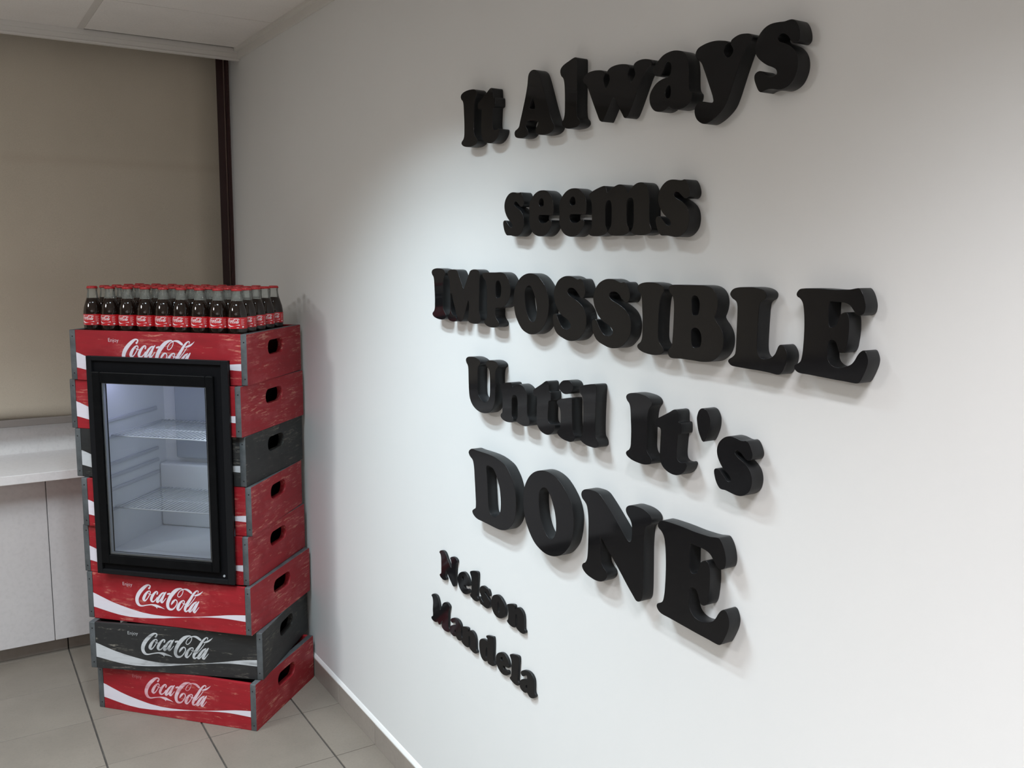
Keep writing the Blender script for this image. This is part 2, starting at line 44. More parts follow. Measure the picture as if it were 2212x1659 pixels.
('O',5,[[[-17358,10781],[-17349,10929],[-17319,11071],[-17248,11222],[-17140,11371],[-16969,11514],[-16769,11606],[-16556,11658],[-16346,11668],[-16138,11641],[-15932,11575],[-15757,11470],[-15612,11352],[-15481,11215],[-15392,11053],[-15339,10866],[-15338,10665],[-15372,10454],[-15449,10247],[-15570,10093],[-15737,9941],[-15937,9839],[-16142,9778],[-16382,9760],[-16598,9795],[-16818,9875],[-16979,9992],[-17127,10151],[-17244,10320],[-17320,10537]],[[-16693,11047],[-16670,11140],[-16590,11238],[-16470,11282],[-16379,11268],[-16318,11222],[-16226,11123],[-16133,10972],[-16054,10802],[-16010,10624],[-15999,10454],[-16017,10345],[-16067,10245],[-16153,10165],[-16273,10162],[-16380,10220],[-16489,10322],[-16585,10474],[-16652,10669],[-16688,10872]]],0.028),
('N',5,[[[-15094,11452],[-15068,11524],[-14992,11579],[-14861,11612],[-14718,11624],[-14563,11625],[-14447,11596],[-14370,11550],[-14228,11450],[-13999,11270],[-13748,11062],[-13551,10898],[-13468,10863],[-13423,10896],[-13399,11041],[-13404,11147],[-13422,11249],[-13477,11327],[-13562,11397],[-13607,11470],[-13598,11530],[-13540,11582],[-13421,11619],[-13284,11630],[-13125,11629],[-12980,11605],[-12874,11558],[-12827,11495],[-12828,11428],[-12890,11360],[-12987,11292],[-13020,11205],[-13036,11065],[-13043,10836],[-13033,10535],[-13025,10232],[-13021,10003],[-13031,9862],[-13072,9779],[-13150,9733],[-13219,9736],[-13291,9790],[-13510,9968],[-13758,10188],[-14011,10397],[-14217,10561],[-14394,10700],[-14387,10512],[-14363,10293],[-14339,10154],[-14260,10081],[-14170,10028],[-14143,9972],[-14164,9892],[-14237,9821],[-14349,9760],[-14515,9731],[-14699,9739],[-14859,9771],[-14969,9829],[-15012,9891],[-14987,9957],[-14895,10018],[-14845,10100],[-14823,10239],[-14814,10489],[-14815,10735],[-14824,10978],[-14858,11165],[-14901,11269],[-14970,11326],[-15051,11372]]],0.028),
('E',5,[[[-12650,11421],[-12622,11488],[-12563,11537],[-12467,11554],[-12299,11564],[-11972,11569],[-11654,11562],[-11434,11569],[-11262,11580],[-11115,11606],[-11052,11611],[-10998,11572],[-10941,11494],[-10893,11384],[-10865,11267],[-10870,11172],[-10897,11109],[-10957,11070],[-11030,11060],[-11107,11116],[-11175,11190],[-11254,11262],[-11353,11297],[-11463,11310],[-11573,11310],[-11685,11314],[-11748,11312],[-11762,11243],[-11760,11048],[-11744,10840],[-11700,10780],[-11600,10795],[-11537,10855],[-11509,10961],[-11487,11032],[-11428,11082],[-11353,11110],[-11298,11097],[-11260,11037],[-11232,10886],[-11228,10696],[-11243,10514],[-11268,10377],[-11317,10295],[-11371,10268],[-11437,10278],[-11487,10367],[-11525,10452],[-11572,10502],[-11663,10516],[-11718,10483],[-11732,10400],[-11735,10250],[-11721,10122],[-11671,10040],[-11566,9978],[-11431,9961],[-11278,9992],[-11130,10057],[-11050,10147],[-10992,10248],[-10933,10324],[-10853,10372],[-10800,10355],[-10754,10285],[-10722,10186],[-10731,10072],[-10775,9945],[-10840,9809],[-10893,9719],[-10948,9687],[-11044,9682],[-11217,9689],[-11505,9695],[-11871,9709],[-12227,9724],[-12472,9732],[-12560,9770],[-12606,9832],[-12589,9890],[-12507,9935],[-12441,9992],[-12406,10124],[-12391,10317],[-12387,10624],[-12400,10874],[-12432,11118],[-12476,11257],[-12553,11338],[-12623,11373]]],0.028),
('N',6,[[[-21992,8129],[-21958,8177],[-21857,8222],[-21740,8235],[-21640,8208],[-21524,8089],[-21409,7987],[-21285,7884],[-21260,7968],[-21279,8042],[-21328,8108],[-21351,8144],[-21296,8192],[-21183,8231],[-21039,8234],[-20959,8194],[-20953,8144],[-21006,8077],[-21022,7946],[-21037,7703],[-21046,7477],[-21100,7408],[-21181,7393],[-21278,7457],[-21442,7590],[-21557,7700],[-21607,7717],[-21623,7630],[-21613,7536],[-21557,7489],[-21590,7438],[-21707,7396],[-21841,7399],[-21960,7443],[-21970,7489],[-21892,7546],[-21881,7681],[-21881,7844],[-21891,8004],[-21925,8084]]],0.007),
('e',6,[[[-20926,7674],[-20910,7759],[-20847,7858],[-20722,7944],[-20583,7988],[-20459,7979],[-20352,7920],[-20291,7846],[-20251,7750],[-20268,7698],[-20320,7669],[-20442,7649],[-20550,7635],[-20565,7609],[-20543,7558],[-20457,7546],[-20341,7589],[-20286,7576],[-20279,7508],[-20333,7451],[-20471,7392],[-20610,7382],[-20735,7419],[-20830,7483],[-20893,7574]],[[-20690,7797],[-20644,7843],[-20582,7847],[-20541,7797],[-20566,7758],[-20643,7746],[-20681,7764]]],0.007),
('l',6,[[[-20241,8079],[-20217,8120],[-20068,8174],[-19905,8214],[-19826,8208],[-19808,8138],[-19829,7933],[-19841,7700],[-19849,7544],[-19795,7508],[-19780,7467],[-19853,7404],[-19986,7382],[-20151,7411],[-20236,7452],[-20227,7478],[-20176,7527],[-20159,7656],[-20155,7843],[-20171,7977],[-20211,8034]]],0.007),
('s',6,[[[-19726,7756],[-19723,7797],[-19700,7846],[-19650,7891],[-19589,7921],[-19527,7932],[-19455,7930],[-19383,7918],[-19342,7918],[-19303,7925],[-19272,7914],[-19240,7883],[-19218,7847],[-19203,7810],[-19206,7780],[-19223,7758],[-19252,7745],[-19285,7746],[-19321,7764],[-19374,7798],[-19426,7813],[-19458,7799],[-19456,7777],[-19411,7752],[-19328,7719],[-19260,7682],[-19217,7636],[-19196,7574],[-19198,7514],[-19220,7463],[-19266,7420],[-19335,7389],[-19406,7382],[-19489,7388],[-19573,7399],[-19648,7398],[-19681,7415],[-19722,7459],[-19747,7510],[-19758,7557],[-19746,7578],[-19714,7588],[-19674,7579],[-19626,7543],[-19570,7506],[-19525,7490],[-19497,7504],[-19507,7535],[-19548,7565],[-19597,7590],[-19634,7614],[-19664,7643],[-19699,7685],[-19718,7723]]],0.007),
('o',6,[[[-19129,7637],[-19111,7733],[-19043,7838],[-18919,7904],[-18783,7932],[-18647,7905],[-18538,7839],[-18443,7740],[-18414,7633],[-18439,7522],[-18518,7436],[-18692,7351],[-18855,7337],[-18994,7384],[-19079,7474],[-19122,7564]],[[-18815,7744],[-18780,7771],[-18738,7711],[-18709,7603],[-18721,7511],[-18762,7482],[-18804,7526],[-18819,7625]]],0.007),
('n',6,[[[-18360,7835],[-18313,7865],[-18067,7943],[-18002,7937],[-17988,7884],[-17995,7832],[-17937,7895],[-17836,7940],[-17735,7937],[-17646,7890],[-17594,7809],[-17579,7701],[-17575,7532],[-17557,7483],[-17519,7454],[-17523,7403],[-17596,7351],[-17722,7336],[-17849,7360],[-17927,7400],[-17910,7445],[-17883,7505],[-17881,7635],[-17913,7727],[-17942,7736],[-17959,7708],[-17964,7562],[-17954,7444],[-17943,7412],[-18003,7368],[-18107,7344],[-18238,7354],[-18330,7386],[-18357,7413],[-18319,7463],[-18299,7543],[-18296,7661],[-18324,7767]]],0.007),
('M',7,[[[-22485,6693],[-22419,6757],[-22266,6798],[-22136,6779],[-22050,6684],[-21986,6539],[-21943,6440],[-21858,6563],[-21773,6695],[-21626,6777],[-21481,6786],[-21378,6730],[-21398,6661],[-21440,6565],[-21439,6341],[-21439,6115],[-21377,6056],[-21418,5979],[-21543,5933],[-21753,5927],[-21859,5992],[-21829,6086],[-21803,6164],[-21871,6102],[-21944,6013],[-22030,5971],[-22086,6024],[-22129,6067],[-22125,6031],[-22225,5974],[-22378,5960],[-22489,5995],[-22488,6048],[-22400,6111],[-22408,6309],[-22389,6526],[-22419,6642]]],0.007),
('a',7,[[[-21315,6365],[-21300,6404],[-21206,6464],[-21065,6509],[-20940,6523],[-20816,6497],[-20737,6429],[-20719,6338],[-20714,6161],[-20682,6108],[-20645,6082],[-20680,6019],[-20801,5954],[-20925,5946],[-20989,5986],[-21021,5998],[-21114,5961],[-21242,5961],[-21339,5997],[-21357,6074],[-21343,6163],[-21248,6236],[-21122,6281],[-21047,6285],[-21029,6333],[-21046,6389],[-21109,6385],[-21156,6348],[-21218,6314],[-21289,6325]],[[-21081,6151],[-21041,6177],[-21024,6121],[-21054,6076],[-21083,6098]]],0.007),
('n',7,[[[-20700,6386],[-20652,6415],[-20401,6489],[-20335,6483],[-20321,6433],[-20327,6383],[-20268,6443],[-20165,6486],[-20062,6483],[-19971,6439],[-19919,6362],[-19903,6259],[-19899,6099],[-19880,6052],[-19842,6025],[-19846,5976],[-19921,5927],[-20049,5912],[-20179,5935],[-20258,5973],[-20241,6016],[-20213,6073],[-20211,6197],[-20244,6284],[-20273,6292],[-20291,6266],[-20296,6127],[-20285,6015],[-20274,5984],[-20336,5942],[-20441,5920],[-20575,5930],[-20670,5960],[-20697,5985],[-20658,6033],[-20638,6109],[-20635,6221],[-20663,6322]]],0.007),
('d',7,[[[-19734,6279],[-19705,6386],[-19615,6463],[-19488,6498],[-19362,6508],[-19316,6501],[-19309,6576],[-19363,6603],[-19364,6641],[-19275,6680],[-19099,6722],[-19012,6736],[-18986,6680],[-18989,6377],[-18992,6110],[-18956,6058],[-18931,6012],[-19018,5944],[-19158,5919],[-19265,5923],[-19302,5966],[-19409,5914],[-19536,5911],[-19646,5983],[-19710,6113]],[[-19370,6285],[-19335,6346],[-19312,6250],[-19304,6138],[-19331,6060],[-19374,6052],[-19394,6141]]],0.007),
('e',7,[[[-18882,6199],[-18867,6278],[-18806,6371],[-18684,6452],[-18547,6492],[-18427,6485],[-18322,6429],[-18263,6360],[-18224,6270],[-18241,6221],[-18291,6194],[-18410,6176],[-18515,6162],[-18530,6138],[-18509,6091],[-18425,6079],[-18311,6119],[-18258,6107],[-18251,6044],[-18304,5990],[-18439,5935],[-18574,5926],[-18696,5961],[-18789,6021],[-18851,6105]],[[-18653,6314],[-18607,6357],[-18547,6361],[-18507,6314],[-18531,6278],[-18607,6266],[-18643,6283]]],0.007),
('l',7,[[[-18206,6562],[-18183,6601],[-18036,6652],[-17876,6690],[-17798,6685],[-17780,6618],[-17801,6423],[-17813,6202],[-17820,6054],[-17768,6020],[-17753,5981],[-17825,5921],[-17956,5900],[-18118,5928],[-18201,5967],[-18193,5992],[-18143,6038],[-18126,6161],[-18121,6338],[-18137,6465],[-18176,6519]]],0.007),
('a',7,[[[-17689,6319],[-17674,6361],[-17581,6427],[-17441,6476],[-17318,6491],[-17194,6462],[-17116,6389],[-17098,6290],[-17094,6097],[-17062,6039],[-17025,6011],[-17059,5943],[-17180,5872],[-17303,5862],[-17366,5906],[-17397,5920],[-17490,5879],[-17616,5878],[-17712,5919],[-17730,6002],[-17716,6099],[-17623,6178],[-17498,6227],[-17423,6232],[-17406,6284],[-17423,6345],[-17485,6341],[-17531,6300],[-17593,6263],[-17663,6275]],[[-17457,6086],[-17417,6114],[-17400,6053],[-17430,6004],[-17459,6028]]],0.007),
]
LOGO=[[[2488,1318,35],[2528,1365,24],[2539,1415,26],[2486,1443,24],[2410,1420,38],[2306,1343,55],[2183,1227,64],[2076,1093,69],[2010,964,68],[1987,854,65],[1999,762,61],[2045,690,52],[2118,652,32],[2202,653,23],[2338,687,19],[2472,716,19],[2573,730,23],[2656,723,35],[2738,708,48],[2820,697,42],[2902,679,29],[2984,657,16],[3073,624,5]],[[2746,694,35],[2765,650,19],[2780,616,6]],[[2499,1227,16],[2431,1190,29],[2342,1089,45],[2278,975,55],[2257,897,52],[2296,855,35],[2365,892,19],[2455,1009,16],[2519,1122,16],[2539,1193,19],[2500,1231,19]],[[2462,1140,13],[2509,1094,13],[2576,1105,13]],[[2802,1143,26],[2829,1199,19],[2806,1235,19],[2747,1214,29],[2660,1121,42],[2588,1007,51],[2558,912,48],[2588,854,35],[2655,861,22],[2733,930,16],[2804,1029,14]],[[3111,1220,19],[3028,1204,26],[2924,1102,38],[2834,971,45],[2788,874,42],[2820,847,29],[2898,916,19],[3004,1064,16],[3076,1178,16]],[[3162,1251,16],[3074,1132,35],[2991,972,42],[2954,884,42],[2994,857,29],[3063,918,16],[3151,1026,10]],[[3224,1183,32],[3308,1212,29]],[[3345,802,6],[3373,858,29],[3434,941,38],[3511,1006,24],[3567,985,21],[3584,910,19],[3534,799,19],[3447,691,22],[3362,640,32],[3264,648,48],[3210,719,57],[3208,841,61],[3255,968,64],[3336,1113,67],[3441,1245,67],[3561,1356,57],[3678,1418,35],[3776,1434,22],[3831,1383,14],[3819,1299,13],[3766,1202,13],[3697,1135,14],[3640,1126,14],[3612,1169,13],[3650,1266,13],[3724,1350,13],[3807,1400,16]],[[3808,1403,19],[3890,1427,22],[3987,1418,38],[4067,1381,44],[4148,1320,42]],[[3838,1013,16],[3755,974,29],[3669,874,44],[3614,761,54],[3594,683,51],[3633,644,35],[3701,687,19],[3788,795,16],[3850,908,16],[3870,985,19],[3830,1015,19]],[[3786,931,13],[3849,880,13],[3912,906,13]],[[4270,1226,13],[4353,1254,31],[4451,1299,30],[4535,1358,17],[4605,1426,3]],[[4402,1342,9],[4427,1397,16],[4384,1419,19],[4309,1370,28],[4207,1247,41],[4102,1085,47],[3980,906,54],[3891,745,51],[3879,652,41],[3927,627,29],[4002,680,16],[4063,755,13]],[[4315,1200,9],[4214,1059,13],[4095,918,14],[3992,808,14]],[[4342,1011,19],[4259,965,28],[4156,848,41],[4069,718,44],[4034,653,38],[4073,624,25],[4150,696,19],[4254,843,16],[4323,956,16]],[[4432,1031,19],[4345,898,38],[4257,737,41],[4213,657,38],[4260,628,28],[4328,699,16],[4428,827,8]]]
WAVE_TOP=[[239,946],[555,824],[916,693],[1277,591],[1697,495],[2116,414],[2595,368],[3013,363],[3459,383],[3785,407],[4139,445],[4492,493],[4843,547],[5221,610],[5511,657],[5827,693],[6184,723]]
WAVE_BOT=[[236,421],[526,359],[891,285],[1255,225],[1680,192],[2105,199],[2588,234],[3009,279],[3457,344],[3784,390],[4139,434],[4491,474],[4841,504],[5218,525],[5506,523],[5820,509],[6184,491]]

S = bpy.context.scene
COL = S.collection
PI = math.pi
# ---- camera, world, lamps, exposure ------------------------------------------------
def cam_axes(yaw, pitch, roll):
    f = Vector((math.sin(yaw)*math.cos(pitch), math.cos(yaw)*math.cos(pitch), -math.sin(pitch)))
    r = Vector((math.cos(yaw), -math.sin(yaw), 0))
    d = f.cross(r)
    c, s = math.cos(roll), math.sin(roll)
    return c*r+s*d, -s*r+c*d, f
cd = bpy.data.cameras.new('camera'); co = bpy.data.objects.new('camera', cd); COL.objects.link(co)
r_, d_, f_ = cam_axes(*CAM[1:])
co.matrix_world = Matrix(((r_.x, -d_.x, -f_.x, 0), (r_.y, -d_.y, -f_.y, 0), (r_.z, -d_.z, -f_.z, 1.65), (0, 0, 0, 1)))
cd.sensor_fit = 'HORIZONTAL'; cd.sensor_width = 36.0; cd.lens = CAM[0]/2212*36.0
cd.clip_start = .02
S.camera = co
S.view_settings.view_transform = 'Standard'; S.view_settings.look = 'None'
S.view_settings.gamma = 1.0; S.view_settings.use_curve_mapping = False
S.view_settings.exposure = 0.27
w = bpy.data.worlds.new('world'); S.world = w; w.use_nodes = True
w.node_tree.nodes['Background'].inputs[0].default_value = (.8, .85, .9, 1)
w.node_tree.nodes['Background'].inputs[1].default_value = .0
LAMP_Z = 2.488
def strip_or_fill(x, y, power, col, spread=128, sx=.10, sy=.56):
    l = bpy.data.lights.new('lamp_or_fill', 'AREA'); l.shape = 'RECTANGLE'; l.size = sx; l.size_y = sy
    l.energy = power; l.color = col; l.spread = math.radians(spread)
    o = bpy.data.objects.new('lamp_or_fill', l); COL.objects.link(o); o.location = (x, y, LAMP_Z)
COOL = (.81, .965, 1.05); WARM = (.97, .98, 1.02)
for (lx, ly, pw, sp, c) in ((.23, 2.05, 10.8, 115, COOL), (.23, .22, 9.9, 115, WARM), (.23, -1.6, 45, 124, WARM), (-.97, 2.5, 8, 124, COOL)):  # last pair is added light to lift the counter, cabinets and blind
    for k in (-.14, .14): strip_or_fill(lx+k, ly, pw, c, sp)
strip_or_fill(-2.1, 2.75, 40, (1.0, .995, .985), 180, .58, .58)            # added unseen fill, lifts the ambient light towards the back wall
strip_or_fill(-2.0, -1.4, 24, (1.0, .98, .96), 180, 2.4, 2.6)            # added broad fill standing in for the rest of the office lights
# ---- helpers ------------------------------------------------------------------------
def link(name, me, parent=None):
    o = bpy.data.objects.new(name, me); COL.objects.link(o)
    if parent is not None: o.parent = parent
    return o
def obj(name, bm, mats, parent=None, smooth=False):
    me = bpy.data.meshes.new(name)
    bmesh.ops.recalc_face_normals(bm, faces=bm.faces[:])
    bm.to_mesh(me); bm.free()
    for m in (mats if isinstance(mats, (list, tuple)) else [mats]): me.materials.append(m)
    if smooth:
        for f in me.polygons: f.use_smooth = True
    return link(name, me, parent)
def tag(o, label=None, cat=None, group=None, kind=None):
    if label: o['label'] = label
    if cat: o['category'] = cat
    if group: o['group'] = group
    if kind: o['kind'] = kind
    return o
def thing(name, loc, rz=0.0, label=None, cat=None, group=None):
    o = bpy.data.objects.new(name, None); COL.objects.link(o); o.empty_display_size = .05
    o.location = loc; o.rotation_euler = (0, 0, rz)
    return tag(o, label, cat, group)
def box(bm, x0, x1, y0, y1, z0, z1, bev=0.0, mi=0):
    vs = [bm.verts.new((x, y, z)) for x in (x0, x1) for y in (y0, y1) for z in (z0, z1)]
    fs = [bm.faces.new([vs[i] for i in q]) for q in ((0,1,3,2),(4,6,7,5),(0,4,5,1),(2,3,7,6),(0,2,6,4),(1,5,7,3))]
    for f in fs: f.material_index = mi
    if bev > 0:
        es = list({e for f in fs for e in f.edges})
        g = bmesh.ops.bevel(bm, geom=es, offset=bev, segments=2, affect='EDGES', profile=.5)
        for f in g['faces']: f.material_index = mi
    return fs
def boxobj(name, b, mat, parent=None, bev=0.0):
    bm = bmesh.new(); box(bm, *b, bev=bev); return obj(name, bm, mat, parent)
def catmull(pts, n=3):
    out = []; N = len(pts)
    for i in range(N):
        p0, p1, p2, p3 = (Vector(pts[(i+k) % N]) for k in (-1, 0, 1, 2))
        a = max((p1-p0).length, 1e-6)**.5; b = max((p2-p1).length, 1e-6)**.5; c = max((p3-p2).length, 1e-6)**.5
        m1 = ((p1-p0)/a-(p2-p0)/(a+b)+(p2-p1)/b)*b; m2 = ((p2-p1)/b-(p3-p1)/(b+c)+(p3-p2)/c)*b
        for k in range(n):
            t = k/n
            out.append((2*t**3-3*t*t+1)*p1+(t**3-2*t*t+t)*m1+(-2*t**3+3*t*t)*p2+(t**3-t*t)*m2)
    return out
def plate(loops, depth, bevel=0.0):
    """closed 2-D outlines (first the outer one, then holes) -> solid plate mesh, z = 0 .. depth"""
    cu = bpy.data.curves.new('tmp', 'CURVE'); cu.dimensions = '2D'; cu.fill_mode = 'BOTH'
    cu.extrude = depth/2-bevel; cu.bevel_depth = bevel; cu.bevel_resolution = 1; cu.offset = -bevel
    for lp in loops:
        sp = cu.splines.new('POLY'); sp.points.add(len(lp)-1); sp.use_cyclic_u = True
        for q, pt in zip(lp, sp.points): pt.co = (q[0], q[1], 0, 1)
    o = bpy.data.objects.new('tmp', cu)
    me = bpy.data.meshes.new_from_object(o)
    bpy.data.objects.remove(o); bpy.data.curves.remove(cu)
    me.materials.clear()
    for v in me.vertices: v.co.z += depth/2
    bm = bmesh.new(); bm.from_mesh(me); bmesh.ops.remove_doubles(bm, verts=bm.verts[:], dist=1e-6)
    bm.normal_update(); bpy.data.meshes.remove(me)
    return bm
def lathe(bm, prof, n=24, a0=0.0, a1=2*PI, cap=True, mi=0):
    full = abs(a1-a0-2*PI) < 1e-6; m = n if full else n+1
    rings = [[bm.verts.new((r*math.cos(a0+(a1-a0)*k/n), r*math.sin(a0+(a1-a0)*k/n), z)) for k in range(m)] for r, z in prof]
    for A, B in zip(rings, rings[1:]):
        for k in range(n):
            f = bm.faces.new((A[k], A[(k+1) % m], B[(k+1) % m], B[k])); f.smooth = True; f.material_index = mi
    if cap and full:
        bm.faces.new(rings[0][::-1]); bm.faces.new(rings[-1])
def tube(bm, pts, r, n=6):
    rings = []
    for i, q in enumerate(pts):
        q = Vector(q); d = (Vector(pts[min(i+1, len(pts)-1)])-Vector(pts[max(i-1, 0)])).normalized()
        a = d.orthogonal().normalized(); b = d.cross(a)
        rings.append([bm.verts.new(q+r*(a*math.cos(2*PI*k/n)+b*math.sin(2*PI*k/n))) for k in range(n)])
    for A, B in zip(rings, rings[1:]):
        for k in range(n): bm.faces.new((A[k], A[(k+1) % n], B[(k+1) % n], B[k])).smooth = True
    bm.faces.new(rings[0][::-1]); bm.faces.new(rings[-1])
# ---- materials ----------------------------------------------------------------------
def mat(name, col, rough=.5, metal=0.0, spec=.5):
    m = bpy.data.materials.new(name); m.use_nodes = True
    b = m.node_tree.nodes['Principled BSDF']
    b.inputs['Base Color'].default_value = (*col, 1); b.inputs['Roughness'].default_value = rough
    b.inputs['Metallic'].default_value = metal; b.inputs['Specular IOR Level'].default_value = spec
    return m
class NT:
    def __init__(s, m): s.m = m; s.t = m.node_tree; s.b = s.t.nodes['Principled BSDF']
    def n(s, typ, **kw):
        o = s.t.nodes.new(typ)
        for k, v in kw.items():
            if k.startswith('i_'): o.inputs[int(k[2:]) if k[2:].isdigit() else k[2:]].default_value = v
            else: setattr(o, k, v)
        return o
    def l(s, a, b): s.t.links.new(a, b)
    def coords(s, scale, rnd=True):
        tc = s.n('ShaderNodeTexCoord'); mp = s.n('ShaderNodeMapping'); mp.inputs['Scale'].default_value = scale
        if rnd:
            oi = s.n('ShaderNodeObjectInfo'); ad = s.n('ShaderNodeVectorMath', operation='MULTIPLY_ADD')
            s.l(oi.outputs['Random'], ad.inputs[0]); ad.inputs[1].default_value = (7.3, 5.1, 9.7); s.l(tc.outputs['Object'], ad.inputs[2])
            s.l(ad.outputs[0], mp.inputs['Vector'])
        else: s.l(tc.outputs['Object'], mp.inputs['Vector'])
        return mp.outputs['Vector']
    def noise(s, vec, scale, detail=4, rough=.55):
        o = s.n('ShaderNodeTexNoise'); o.inputs['Scale'].default_value = scale; o.inputs['Detail'].default_value = detail
        o.inputs['Roughness'].default_value = rough; s.l(vec, o.inputs['Vector']); return o.outputs['Fac']
    def ramp(s, fac, a, b, ca=(0, 0, 0, 1), cb=(1, 1, 1, 1)):
        o = s.n('ShaderNodeValToRGB'); e = o.color_ramp.elements; e[0].position = a; e[1].position = b; e[0].color = ca; e[1].color = cb
        s.l(fac, o.inputs['Fac']); return o.outputs['Color']
    def mix(s, fac, a, b):
        o = s.n('ShaderNodeMix', data_type='RGBA')
        for v, i in ((a, 6), (b, 7)):
            if isinstance(v, tuple): o.inputs[i].default_value = (*v, 1) if len(v) == 3 else v
            else: s.l(v, o.inputs[i])
        if isinstance(fac, float): o.inputs[0].default_value = fac
        else: s.l(fac, o.inputs[0])
        return o.outputs[2]
    def mul(s, a, b):
        o = s.n('ShaderNodeMath', operation='MULTIPLY')
        for v, i in ((a, 0), (b, 1)):
            if isinstance(v, float): o.inputs[i].default_value = v
            else: s.l(v, o.inputs[i])
        return o.outputs[0]
    def bump(s, h, strength, dist=.001):
        o = s.n('ShaderNodeBump'); o.inputs['Strength'].default_value = strength; o.inputs['Distance'].default_value = dist
        s.l(h, o.inputs['Height']); s.l(o.outputs['Normal'], s.b.inputs['Normal'])
def speckle(name, c1, c2, scale, rough, bump=0.0, fine=60.0, spec=.5):
    m = mat(name, c1, rough, spec=spec); t = NT(m); v = t.coords((1, 1, 1))
    a = t.noise(v, scale, 5); f = t.noise(v, fine, 3)
    c = t.mix(t.ramp(a, .35, .65), c1, c2); c = t.mix(t.mul(t.ramp(f, .45, .75), .25), c, tuple(x*.72 for x in c2))
    t.l(c, t.b.inputs['Base Color'])
    if bump: t.bump(f, bump)
    return m
def wallmat():
    m = mat('wall_paint', (.79, .80, .80), .5); t = NT(m); v = t.coords((1, 1, 1), False)
    a = t.noise(v, 1.6, 4); c = t.mix(t.ramp(a, .3, .7), (.80, .807, .805), (.775, .785, .785))
    # a few faint rub marks low on the wall
    st = t.noise(t.coords((1, 3, 9), False), 7, 3, .5); bl = t.noise(v, 2.3, 2)
    k = t.mul(t.ramp(st, .70, .76), t.ramp(bl, .52, .62)); c = t.mix(t.mul(k, .16), c, (.52, .52, .50))
    t.l(c, t.b.inputs['Base Color']); t.bump(t.noise(v, 55, 3), .025); return m
M = {}
M['wall'] = wallmat()
M['wall_far'] = mat('dark_wall_paint', (.28, .276, .27), .85, spec=.1)
M['wall_back'] = speckle('sill_paint', (.93, .92, .92), (.91, .90, .90), 3, .5, .05, 90)
M['ceil'] = speckle('ceiling_board', (.84, .81, .785), (.81, .78, .755), 6, .9, .1, 160)
M['tbar'] = mat('ceiling_bar', (.66, .63, .60), .6)
M['trim'] = mat('ceiling_trim', (.74, .72, .69), .6)
M['plenum'] = mat('ceiling_void', (.03, .03, .03), .9)
M['tile'] = speckle('floor_tile', (.225, .192, .160), (.195, .166, .138), 5, .5, .05, 140)
M['grout'] = speckle('floor_grout', (.085, .072, .063), (.055, .047, .042), 20, .9)
M['skirt'] = speckle('skirting_tile', (.33, .29, .255), (.29, .255, .225), 6, .45)
M['bead'] = mat('white_filler', (.86, .86, .85), .6)
M['laminate'] = speckle('white_laminate', (.66, .625, .625), (.64, .605, .605), 4, .4)
M['worktop'] = speckle('white_worktop', (.86, .83, .83), (.84, .81, .81), 4, .4)
M['brown'] = mat('brown_frame_paint', (.045, .012, .012), .45)
M['seal'] = mat('pale_seal', (.30, .22, .19), .6)
M['hem'] = mat('blind_hem', (.24, .215, .20), .6)
M['chain'] = mat('bead_chain', (.09, .05, .045), .4)
M['dark_glass'] = mat('night_pane', (.01, .01, .012), .05)
m = mat('blind_fabric', (.58, .52, .43), .9, spec=.2); t = NT(m); v = t.coords((1, 1, 1), False)
a = t.noise(v, 2.2, 3); f = t.noise(v, 420, 2)
c = t.mix(t.ramp(a, .35, .7), (.60, .54, .45), (.54, .485, .40)); c = t.mix(t.mul(t.ramp(f, .4, .7), .35), c, (.42, .375, .30))
sp = t.n('ShaderNodeSeparateXYZ'); t.l(v, sp.inputs[0])
bd = t.n('ShaderNodeMath', operation='SUBTRACT'); t.l(sp.outputs['Z'], bd.inputs[0]); bd.inputs[1].default_value = 1.085
ab = t.n('ShaderNodeMath', operation='ABSOLUTE'); t.l(bd.outputs[0], ab.inputs[0])
c = t.mix(t.mul(t.ramp(ab.outputs[0], .0, .03, (1, 1, 1, 1), (0, 0, 0, 1)), .16), c, (.34, .26, .19))
t.l(c, t.b.inputs['Base Color']); t.bump(f, .15); M['blind'] = m
M['letter_face'] = mat('black_acrylic', (.006, .006, .007), .06, spec=.22)
M['letter_side'] = mat('black_edge', (.011, .0115, .0125), .42, spec=.35)
def painted(name, base, dark, wood, grain, lo=.50, lite=None):
    """worn paint on boards; grain = axis the boards run along"""
    m = mat(name, base, .5, spec=.3); t = NT(m)
    def st(a, c): return {'x': (a, c, c), 'y': (c, a, c)}[grain]
    streak = t.noise(t.coords(st(6, 42)), 1.0, 7, .68); scr = t.noise(t.coords(st(14, 120)), 1.0, 8, .75)
    v2 = t.coords((1, 1, 1)); bl = t.noise(v2, 7.5, 5, .6); b2 = t.noise(v2, 19, 3)
    c = t.mix(t.ramp(streak, .36, .66), base, dark)
    lite = lite or tuple(min(1, x*1.2+.045) for x in base)
    c = t.mix(t.mul(t.ramp(streak, .44, .58), t.mul(t.ramp(bl, lo-.06, lo+.14), .62)), c, lite)
    k = t.mul(t.ramp(scr, .545, .60), t.ramp(bl, lo-.02, lo+.10))
    k2 = t.mul(t.ramp(scr, .60, .64), t.ramp(b2, .46, .56))
    ad = t.n('ShaderNodeMath', operation='MAXIMUM'); t.l(k, ad.inputs[0]); t.l(k2, ad.inputs[1])
    c = t.mix(t.mul(ad.outputs[0], .75), c, wood)
    t.l(c, t.b.inputs['Base Color']); t.bump(scr, .10)
    return m
RED = (.335, .014, .022); REDD = (.255, .011, .017); WOOD = (.66, .27, .20)
M['red_x'] = painted('red_paint_front', RED, REDD, WOOD, 'x', .54)
M['red_y'] = painted('red_paint_side', (.30, .015, .022), (.235, .012, .018), (.55, .24, .18), 'y', .46)
BLK = (.027, .027, .028); BLKD = (.019, .019, .019); BW = (.26, .235, .20)
